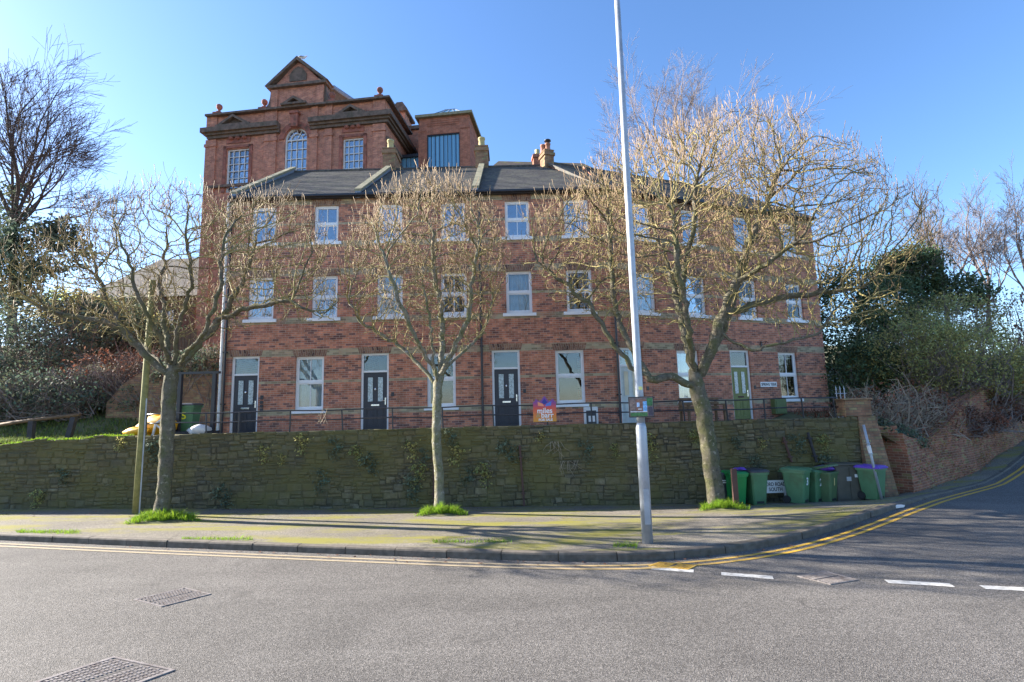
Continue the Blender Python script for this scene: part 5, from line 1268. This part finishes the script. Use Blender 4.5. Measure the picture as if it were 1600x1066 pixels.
# background bare trees
def fan_tree(name, lab, bpx, bpy, Y, stems, mat, seed, r0=.16, levels=4, nch=(3, 5), spread=.5, up=.12, ratio=.62, tipr=.006, group=None, droop=0.0, start=.3):
    rr = random.Random(seed); p = at(bpx, bpy, Y); b = Vector((p.x, Y, p.z)); t = thing(name, lab, 'tree', b, 0, group); A, B = MB(), MB(); ends = []
    def branch(p0, d, L, r, lv):
        n = 5 if lv < 2 else 4; pts = [p0]; q = p0.copy(); dd = d.copy(); bend = Vector((rr.gauss(0, .10), rr.gauss(0, .10), rr.gauss(0, .06)))
        for i in range(n):
            dd = (dd + bend * .5 + Vector((rr.gauss(0, .07), rr.gauss(0, .07), rr.gauss(0, .05) + up * (.5 if lv < 2 else .15) - droop))).normalized(); q = q + dd * (L / n); pts.append(q.copy())
        r1 = max(tipr, r * (.5 if lv < levels else .55)); rs = [lerp(r, r1, i / n) for i in range(n + 1)]
        (A if lv == 0 else B).tube(pts, rs, 9 if r > .06 else (5 if r > .022 else 3), 0, cap=False, rough=.08 if r > .05 else 0)
        if lv >= levels: return
        k = rr.randint(*nch) + (1 if lv == 0 else 0)
        for c in range(k + 1):
            last = c == k; tt = 1.0 if last else lerp(start, .95, (c + rr.random()) / k); f = tt * n; i = min(int(f), n - 1); pp = pts[i].lerp(pts[i + 1], f - i); rb = lerp(rs[i], rs[i + 1], f - i)
            ax = (pts[i + 1] - pts[i]).normalized(); side = ax.orthogonal().normalized(); side = Matrix.Rotation(rr.uniform(0, 6.283), 3, ax) @ side
            an = rr.uniform(.6, 1.25) * spread * (.35 if last else 1); nd = (ax * math.cos(an) + side * math.sin(an) + Vector((0, 0, up * (1 if lv == 0 else .5)))).normalized()
            branch(pp, nd, L * rr.uniform(ratio * .8, ratio * 1.2) * (1 if last else lerp(1.1, .75, tt)), max(tipr, rb * (.9 if last else rr.uniform(.5, .7))), lv + 1)
    for (sx, sy, ddy, ex, ey, edy, rs_) in stems:
        p0 = at(sx, sy, Y + ddy) - b; p1 = at(ex, ey, Y + edy) - b; branch(p0, (p1 - p0).normalized(), (p1 - p0).length, r0 * rs_, 0)
    if stems: s0 = at(stems[0][0], stems[0][1], Y) - b; A.tube([Vector((0, 0, -.5)), s0 * .5, s0 + Vector((0, 0, .3))], [r0 * 1.7, r0 * 1.45, r0 * 1.1], 10, cap=False, rough=.08)
    A.build('trunk', mat, t, smooth=True); B.build('crown', mat, t, smooth=True)
    return t, b
def leaves(mb, rng, blobs, n, size, clump=.3, per=22, var=.5, flat=0, hollow=.35):
    tot = sum(b[2] for b in blobs)
    for (c, rad, wgt) in blobs:
        m = int(n * wgt / tot / per) + 1
        C = ell(rng, c, rad, m, hollow)
        for cc in C:
            k0 = rng.uniform(1 - var, 1 + var); hue = rng.normal(0, .12)
            P = cc + rng.normal(0, clump, (per, 3)) * np.array([1, 1, .7])
            for p in P:
                k = k0 * rng.uniform(.75, 1.25); col = (k * (1 + hue), k, k * (1 - hue * .5)); s = size * rng.uniform(.6, 1.35)
                a = Vector(rng.normal(size=3)).normalized(); bb = a.orthogonal().normalized(); bb = (Matrix.Rotation(rng.uniform(0, 6.28), 3, a) @ bb); q = Vector(p)
                mb.face([q - a * s, q + bb * s * .45, q + a * s, q - bb * s * .45], c=col)
def bush(name, lab, cat, blobs_px, Y, n, size, mat, seed, twig=None, ntw=60, clump=.28, base=None, group=None, var=.5, per=22):
    rng = np.random.default_rng(seed); bl = []
    for (px, py, dy, rx, ry, rz_, wgt) in blobs_px: bl.append((np.array(at(px, py, Y + dy)), (rx, ry, rz_), wgt))
    c0 = bl[0][0]; zb_ = min(b[0][2] - b[1][2] for b in bl); o_ = Vector((c0[0], c0[1], zb_)); t = thing(name, lab, cat, o_, 0, group)
    if n:
        mb = MB(); leaves(mb, rng, [(b[0] - np.array(o_), b[1], b[2]) for b in bl], n, size, clump, per, var); mb.build('foliage', mat, t)
    mb = MB()
    for i in range(ntw):
        b = bl[rng.integers(len(bl))]; tip = ell(rng, b[0], np.array(b[1]) * 1.08, 1, .5)[0] - np.array(o_); st_ = np.array([(b[0][0] - o_.x) * .8 + rng.normal(0, b[1][0] * .35), (b[0][1] - o_.y) * .8 + rng.normal(0, b[1][1] * .3), rng.uniform(0, .3)])
        mid = (st_ + tip) / 2 + rng.normal(0, .2, 3); mid2 = mid * .4 + tip * .6 + rng.normal(0, .15, 3) + np.array([0, 0, .15])
        r0 = rng.uniform(.008, .02); mb.tube([Vector(st_), Vector(mid), Vector(mid2), Vector(tip)], [r0 * 1.4, r0, r0 * .7, r0 * .35], 3, cap=False)
        for k in range(4):
            s0 = Vector(mid).lerp(Vector(tip), rng.random()); mb.tube([s0, s0 + Vector(rng.normal(0, .22, 3)) + Vector((0, 0, .1))], [r0 * .5, r0 * .25], 3, cap=False)
    mb.build('stems', twig or M['greytwig'], t)
    return t
# large ivy clad tree, left
lt, lb = fan_tree('bare_tree', 'large dark bare tree with an ivy clad base at the far left', 20, 520, 24,
   [(20, 345, 0, 22, 220, .5, 1), (20, 345, 0, 60, 225, -.6, .9), (22, 350, 0, 95, 255, .5, .8), (24, 355, 0, 115, 300, -.5, .7), (20, 345, 0, -30, 230, -1, .9), (24, 360, 0, 125, 335, 1.2, .6), (20, 345, 0, 45, 210, 1.6, .7), (20, 345, 0, 5, 200, -1.4, .7), (22, 350, 0, 100, 280, 2.0, .6), (22, 350, 0, 75, 300, -2, .6)], M['darktwig'], 21, .11, 4, (3, 4), .62, .06, .64, .0075)
mb = MB(); rng = np.random.default_rng(5); o_ = np.array(lb)
leaves(mb, rng, [(np.array(at(20, 430, 24)) - o_, (1.1, 1.0, 2.0), 1), (np.array(at(60, 395, 23.5)) - o_, (2.4, 1.4, 1.2), 1.6), (np.array(at(-20, 420, 24)) - o_, (2.2, 1.4, 1.8), 1.2), (np.array(at(18, 330, 24)) - o_, (.5, .5, 1.4), .4), (np.array(at(100, 360, 24)) - o_, (.9, .6, .6), .3)], 9000, .11, .25); mb.build('ivy', M['ivy'], lt)
fan_tree('bare_tree', 'fine twigged bare tree rising behind the terrace roofs', 1060, 400, 31, [(1055, 330, 0, 985, 215, .5, .8), (1055, 330, 0, 1030, 205, -.6, 1), (1060, 330, 0, 1085, 210, .6, 1), (1062, 330, 0, 1135, 215, -.5, .9), (1064, 335, 0, 1195, 250, .4, .8), (1055, 330, 0, 965, 240, -.8, .7), (1060, 330, 0, 1060, 205, 1.5, .8)], M['greytwig'], 22, .09, 4, (3, 5), .62, .05, .56, .0055)
for k, (px, Y, sd, lab) in enumerate(((1480, 27, 31, 'bare many stemmed tree behind the bushes, nearest the end house'), (1545, 30, 32, 'middle bare tree on the bank above the lane'), (1615, 27, 33, 'bare tree at the right edge above the lane'))):
    fan_tree('bare_tree', lab, px, 520, Y, [(px, 470, 0, px - 28, 385, .5, .9), (px, 470, 0, px + 4, 375, -.5, 1), (px, 470, 0, px + 30, 390, .5, .9), (px, 475, 0, px - 48, 410, -.4, .7), (px, 475, 0, px + 50, 415, -.3, .7)], M['greytwig'], sd, .08, 4, (3, 4), .55, .08, .6, .006)
# bushes right
bush('evergreen_tree', 'dark evergreen beside the right end of the terrace', 'tree', [(1330, 500, 0, 1.9, 1.6, 2.6, 1.2), (1350, 590, -2, 1.6, 1.4, 1.5, .8), (1385, 480, 1, 1.5, 1.4, 1.5, .7)], 24, 18000, .085, M['leafd'], 41, ntw=40)
bush('evergreen_tree', 'dark pointed evergreen below the bare trees', 'tree', [(1432, 420, 0, 1.1, 1.1, 1.2, 1), (1395, 425, 1, 1.1, 1.1, 1.1, .8), (1490, 460, 0, 1.9, 1.3, .9, .8)], 27, 15000, .09, M['leafd'], 42, ntw=40)
bush('shrub', 'broad yellow green shrub spilling over the lane wall', 'shrub', [(1500, 570, 0, 2.5, 1.7, 1.5, 1.4), (1430, 560, .5, 2.0, 1.5, 1.6, 1), (1560, 590, .5, 1.4, 1.3, 1.1, .6)], 20.5, 24000, .055, M['leafy'], 43, ntw=420, clump=.2)
bush('shrub', 'olive grey leafy thicket between the evergreen and the yellow green shrub', 'shrub', [(1400, 530, 0, 2.2, 1.6, 1.7, 1), (1360, 590, -1, 1.3, 1.2, 1.2, .6), (1480, 500, 1, 2.4, 1.4, 1.3, .7)], 23.5, 17000, .06, M['leafy'], 44, ntw=420, clump=.25)
bush('bramble', 'tangle of bare reddish bramble stems behind the brick pier', 'shrub', [(1390, 640, 0, 1.4, 1.0, 1.1, 1), (1440, 650, .5, 1.2, .8, .9, .8), (1350, 640, .6, .9, .8, .8, .5)], 17.2, 2200, .05, M['leafb'], 45, twig=M['paletwig'], ntw=330, clump=.2)
bush('laurel', 'low dark green plant over the top of the lane wall', 'plant', [(1372, 672, 0, .45, .35, .35, 1), (1400, 683, .2, .5, .35, .3, 1), (1420, 690, .3, .35, .3, .25, .7)], 15.9, 2600, .06, M['ivy'], 46, ntw=20, clump=.1)
bush('bramble', 'brown twiggy scrub on the bank at the right edge', 'shrub', [(1590, 520, 0, 2.2, 1.6, 2.2, 1), (1640, 560, 0, 2, 1.5, 2.0, 1)], 25, 5500, .07, M['leafb'], 47, ntw=260)
bush('ivy', 'ivy and dry stems hanging down the lane wall', 'ivy', [(1500, 660, 0, 1.6, .35, .5, 1), (1550, 640, 1.6, 1.6, .35, .6, 1)], 18.4, 3600, .055, M['leafb'], 48, ntw=160, clump=.12)
# left bank
gb = 'bramble and ivy thickets on the left bank'
bush('ivy_thicket', 'dark ivy thicket at the far left edge of the bank', 'shrub', [(10, 560, 0, 2.6, 1.6, 1.7, 1), (60, 520, 1.5, 2.4, 1.5, 1.7, 1), (-40, 600, -1, 2, 1.4, 1.4, .7)], 20.5, 10000, .075, M['ivy'], 51, ntw=420, group=gb)
bush('ivy_thicket', 'dark ivy thicket under the brown house', 'shrub', [(110, 520, 0, 2.2, 1.5, 1.5, 1), (170, 500, 1, 2.2, 1.5, 1.3, 1), (220, 520, 2, 1.8, 1.2, 1.0, .6)], 24, 11000, .08, M['ivy'], 52, ntw=380, group=gb)
bush('bramble', 'purple brown bramble mound above the old brick wall', 'shrub', [(185, 585, 0, 1.8, 1.2, .9, 1), (250, 575, .6, 1.6, 1.0, .7, .8), (130, 605, 0, 1.3, 1.0, .75, .7)], 19.3, 2600, .055, M['leafb'], 53, ntw=420, clump=.2, group=gb)
bush('bramble', 'low grey green bramble between the timber posts', 'shrub', [(60, 615, 0, 1.7, 1.0, .8, 1), (110, 625, .3, 1.2, .8, .6, .8), (0, 625, 0, 1.6, .9, .8, .8)], 18.2, 5000, .06, M['ivy'], 54, ntw=330, group=gb)
bush('ivy', 'ivy hanging over the old brick wall by the black frame', 'ivy', [(300, 570, 0, 1.2, .5, .5, 1), (255, 585, 0, .6, .35, .4, .5), (205, 625, -.1, .4, .25, .4, .4), (330, 560, 0, .7, .5, .7, .5)], 18.8, 3600, .06, M['ivy'], 55, ntw=120, clump=.14)
bush('shrub', 'dull olive shrub beneath the brown house roof', 'shrub', [(140, 492, 0, 1.8, 1.2, .9, 1), (105, 480, 0, 1.5, 1.2, 1.0, .7), (205, 512, 0, 1.8, 1.2, .7, .6)], 30, 5500, .11, M['leafy'], 56, ntw=120)
# ground cover on the bank
def blades(name, lab, fn, n, hgt, wid, mat, seed, cat='grass', lean=.35):
    rng = np.random.default_rng(seed); mb = MB()
    for i in range(n):
        p = fn(rng); 
        if p is None: continue
        p, k = p; p = Vector(p); a = rng.uniform(0, 6.283); h_ = hgt * rng.uniform(.45, 1.25) * k; d = Vector((math.cos(a), math.sin(a), 0)); l_ = Vector((rng.normal(0, lean), rng.normal(0, lean), 1)).normalized(); kk = rng.uniform(.6, 1.35); col = (kk * rng.uniform(.85, 1.2), kk, kk * .9)
        m_ = p + l_ * h_ * .55; t = p + l_ * h_ + Vector((l_.x, l_.y, -.3)) * h_ * .35; w_ = wid * rng.uniform(.7, 1.3)
        mb.face([p - d * w_, p + d * w_, m_ + d * w_ * .7, m_ - d * w_ * .7], c=col); mb.face([m_ - d * w_ * .7, m_ + d * w_ * .7, t], c=col)
    o_ = mb.build(name, mat); kind(o_, 'stuff', lab, cat); return o_
def bank(rng):
    x = rng.uniform(-22, -10.9); y = YW + .35 + rng.random() ** 1.3 * 5; return ((x, y, zt(x, y) - .03), 1)
blades('grass', 'rough green grass on the bank above the stone wall', bank, 16000, .19, .012, M['grassd'], 61)
def bank2(rng):
    x = rng.uniform(-26, -10.5); y = rng.uniform(19, 33); return ((x, y, zt(x, y) - .05), 1)
blades('undergrowth', 'dull undergrowth covering the steep bank behind the left garden', bank2, 9000, .45, .03, M['ivy'], 62, 'undergrowth', .7)
def wtop(rng):
    x = rng.uniform(-18, -11); y = YW + rng.uniform(-.02, .35); return ((x, y, ztopw(x) - .03), 1)
blades('moss_grass', 'sunlit grass and moss along the left wall top', wtop, 2600, .07, .010, M['grass'], 63)
def terr_r(rng):
    x = rng.uniform(10.9, 26); y = yw(x) + .4 + rng.random() * 6; return ((x, y, zt(x, y) - .04), 1)
blades('undergrowth', 'dry undergrowth on the bank behind the lane wall', terr_r, 6000, .32, .02, M['leafb'], 64, 'undergrowth', .6)
# tree pits and weeds
def pit(px, py, Y, rx, ry, n, lab, seed, dx=0):
    c = at(px, py, Y); 
    def fn(rng):
        a = rng.uniform(0, 6.283); q = math.sqrt(rng.random()); q *= .72 + .22 * math.sin(3 * a + seed) + .14 * math.sin(7 * a + 2 * seed); q = abs(q); x = c.x + dx + rx * q * math.cos(a); y = Y + ry * q * math.sin(a); return ((x, y, zp(x, y) + .07 * (1 - q * q)), max(.3, 1.2 - .6 * q) * (.65 + .5 * math.sin(x * 9) ** 2))
    blades('grass_tuft', lab, fn, n, .21, .006, M['grass'], seed, 'grass', .4)
    q = MB(); rr = random.Random(seed); N = 28; rings = []
    for (k, h) in ((.92, -.02), (.80, .012), (.6, .035), (.3, .06), (.02, .07)):
        rings.append([(c.x + dx + rx * k * math.cos(2 * math.pi * i / N) * (1 + rr.uniform(-.05, .05)), Y + ry * k * math.sin(2 * math.pi * i / N) * (1 + rr.uniform(-.16, .16)), 0) for i in range(N)]); rings[-1] = [(x, y, zp(x, y) + h) for x, y, _ in rings[-1]]
    q.tube_rings(rings); kind(q.build('soil', M['earth'], smooth=True), 'structure')
pit(254, 810, 13.0, 1.0, .55, 2600, 'bright grass around the foot of the left street tree', 71); pit(690, 806, 13.6, .75, .5, 2200, 'bright grass around the foot of the middle street tree', 72); pit(1130, 790, 13.5, .72, .45, 1500, 'bright grass around the foot of the right street tree', 73)
def weeds(px0, px1, py, spread, n, lab, seed):
    def fn(rng):
        px = rng.uniform(px0, px1); p = onz(px, py + rng.normal(0, spread), .1); z = zp(p.x, p.y); p = onz(px, py + rng.normal(0, spread), z); return ((p.x, max(p.y, yk(p.x) + .16), zp(p.x, max(p.y, yk(p.x) + .16)) - .005), .5 + .6 * rng.random())
    blades('grass_tuft', lab, fn, n, .085, .005, M['grass'], seed, 'grass', .5)
weeds(25, 125, 832, 1.6, 700, 'low grass strip by the kerb at the far left', 81); weeds(285, 395, 843, 1.2, 500, 'grass strip along the kerb right of the left tree', 82); weeds(675, 800, 847, 1.2, 350, 'thin grass in the pavement crack in front of the middle tree', 83); weeds(958, 996, 853, 2, 260, 'weeds by the lamp post foot', 84)
# ivy tufts growing on the stone wall
rng = np.random.default_rng(90); protos = []
for k in range(4):
    mb = MB(); leaves(mb, rng, [(np.array((0, 0, 0)), (.22, .05, .20), 1), (np.array((.05, 0, -.22)), (.12, .04, .2), .6)], 150 + 60 * k, .035, .06, 12, .4); protos.append(mb.build('wall_ivy', M['ivy'] if k % 2 else M['leafy']))
spots = [(470, 690), (520, 695), (555, 705), (575, 720), (640, 700), (660, 710), (655, 735), (645, 755), (712, 705), (730, 740), (755, 735), (790, 700), (845, 680), (910, 700), (960, 700), (240, 700), (440, 715), (500, 745), (1085, 680), (1150, 690), (1190, 690), (1240, 690), (1285, 688), (1290, 720), (190, 690), (95, 740), (60, 775), (345, 770), (410, 705), (700, 680), (1010, 690), (1180, 720)]
for k, (px, py) in enumerate(spots):
    pr = protos[k % 4]; o_ = pr if k < 4 else pr.copy()
    if k >= 4: COL.objects.link(o_)
    o_.location = at(px, py, YW - .06); s_ = rng.uniform(.6, 1.25); o_.scale = (s_, 1, s_); o_.rotation_euler = (0, rng.uniform(-.5, .5), 0)
    tag(o_, 'small ivy tuft rooted in the face of the stone retaining wall', 'plant', 'ivy tufts growing on the stone wall')
for k, (px, py, lab) in enumerate(((865, 690, 'dry pale stalks hanging on the stone wall below the sale board'), (890, 720, 'dry pale stalks hanging on the wall left of the lamp post'), (500, 662, 'dry pale weed stalks standing on the wall top near the first window'))):
    q = MB(); rr = np.random.default_rng(200 + k); b = at(px, py, YW - .05)
    for i in range(9):
        up = 1 if k == 2 else -1; p0 = Vector((rr.normal(0, .12), -.02, 0)); p1 = p0 + Vector((rr.normal(0, .12), -.05, up * rr.uniform(.1, .25))); p2 = p1 + Vector((rr.normal(0, .14), rr.normal(0, .03), up * rr.uniform(.05, .35))); q.tube([p0, p1, p2], [.006, .005, .003], 3, cap=False)
    tag(q.build('dry_stalks', M['paletwig'], loc=b), lab, 'plant')
# dry creeper over the lane wall and fallen leaves
rng = np.random.default_rng(301); mb = MB()
for i in range(42000):
    p, s_ = LWP[rng.integers(len(LWP))]
    if s_ > 24: continue
    t = p + Vector((.82, .574, 0)) * rng.uniform(-.4, .4) + Vector((0, 0, rng.normal(0, .2))) + n_ * abs(rng.normal(.05, .06))
    den = .5 + .5 * math.sin(s_ * 1.7) * math.sin(s_ * .6 + t.z * 2.2)
    if rng.random() > den * min(1, .25 + s_ / 7): continue
    k = rng.uniform(.8, 2.2); hue = rng.random(); col = (k, k * .95, k * .9) if hue < .6 else ((k * .75, k * 1.3, k * .55) if hue < .85 else (k * 1.4, k * 1.7, k * .6))
    a = Vector(rng.normal(size=3)).normalized(); b_ = a.orthogonal().normalized(); z_ = rng.uniform(.016, .038)
    mb.face([t - a * z_, t + b_ * z_ * .5, t + a * z_, t - b_ * z_ * .5], c=col)
for i in range(140):
    p, s_ = LWP[rng.integers(len(LWP))]
    if s_ > 24: continue
    q0 = p + n_ * .06; q1 = q0 + Vector((.82, .574, 0)) * rng.normal(0, .12) + Vector((0, 0, -rng.uniform(.2, .6))) + n_ * .05; mb.tube([q0, (q0 + q1) / 2 + n_ * .08, q1], .005, 3, c=(1.3, 1.1, .9), cap=False)
tag(mb.build('creeper', M['leafb']), 'dry reddish brown creeper covering the old wall up the lane', 'creeper')
rng = np.random.default_rng(302); mb = MB()
for i in range(900):
    if rng.random() < .55:
        k = KLINE[rng.integers(len(KLINE))]; x = k[0] + rng.normal(0, .5); 
        if x < -16 or x > 14: continue
        y = yk(x) - abs(rng.normal(0, .16)) - .03; z = zr(x, y) + .012
    else:
        x = rng.uniform(-14, 9); y = yw(x) - abs(rng.normal(0, 1.0)) - .06
        if y < yk(x) + .2: continue
        z = zp(x, y) + .012
    k = rng.uniform(.4, 1.2); a = rng.uniform(0, 6.28); l = rng.uniform(.012, .034); u = Vector((math.cos(a), math.sin(a), rng.uniform(-.2, .3))) * l; v = Vector((-math.sin(a), math.cos(a), rng.uniform(-.2, .4))) * l * .6; c0 = Vector((x, y, z + .006))
    mb.face([c0 - u, c0 - v, c0 + u, c0 + v], c=(k, k, k))
kind(mb.build('leaf_litter', M['leafb']), 'stuff', 'dead leaves and grit scattered along kerb and wall foot', 'leaf litter')
# iron bracket by the green door and air bricks
s_ = facade_thing('iron_bracket', 'small black iron bracket on the brickwork above the street name plate', 'bracket', 1197, 4.75)
q = MB(); q.box(-.02, .02, -.03, -.002, -.2, .2); q.tube([(0, -.03, .15), (0, -.3, .15), (0, -.34, .1)], .014, 6); q.tube([(0, -.03, -.12), (0, -.24, .14)], .01, 6); q.build('arm', M['black'], s_)
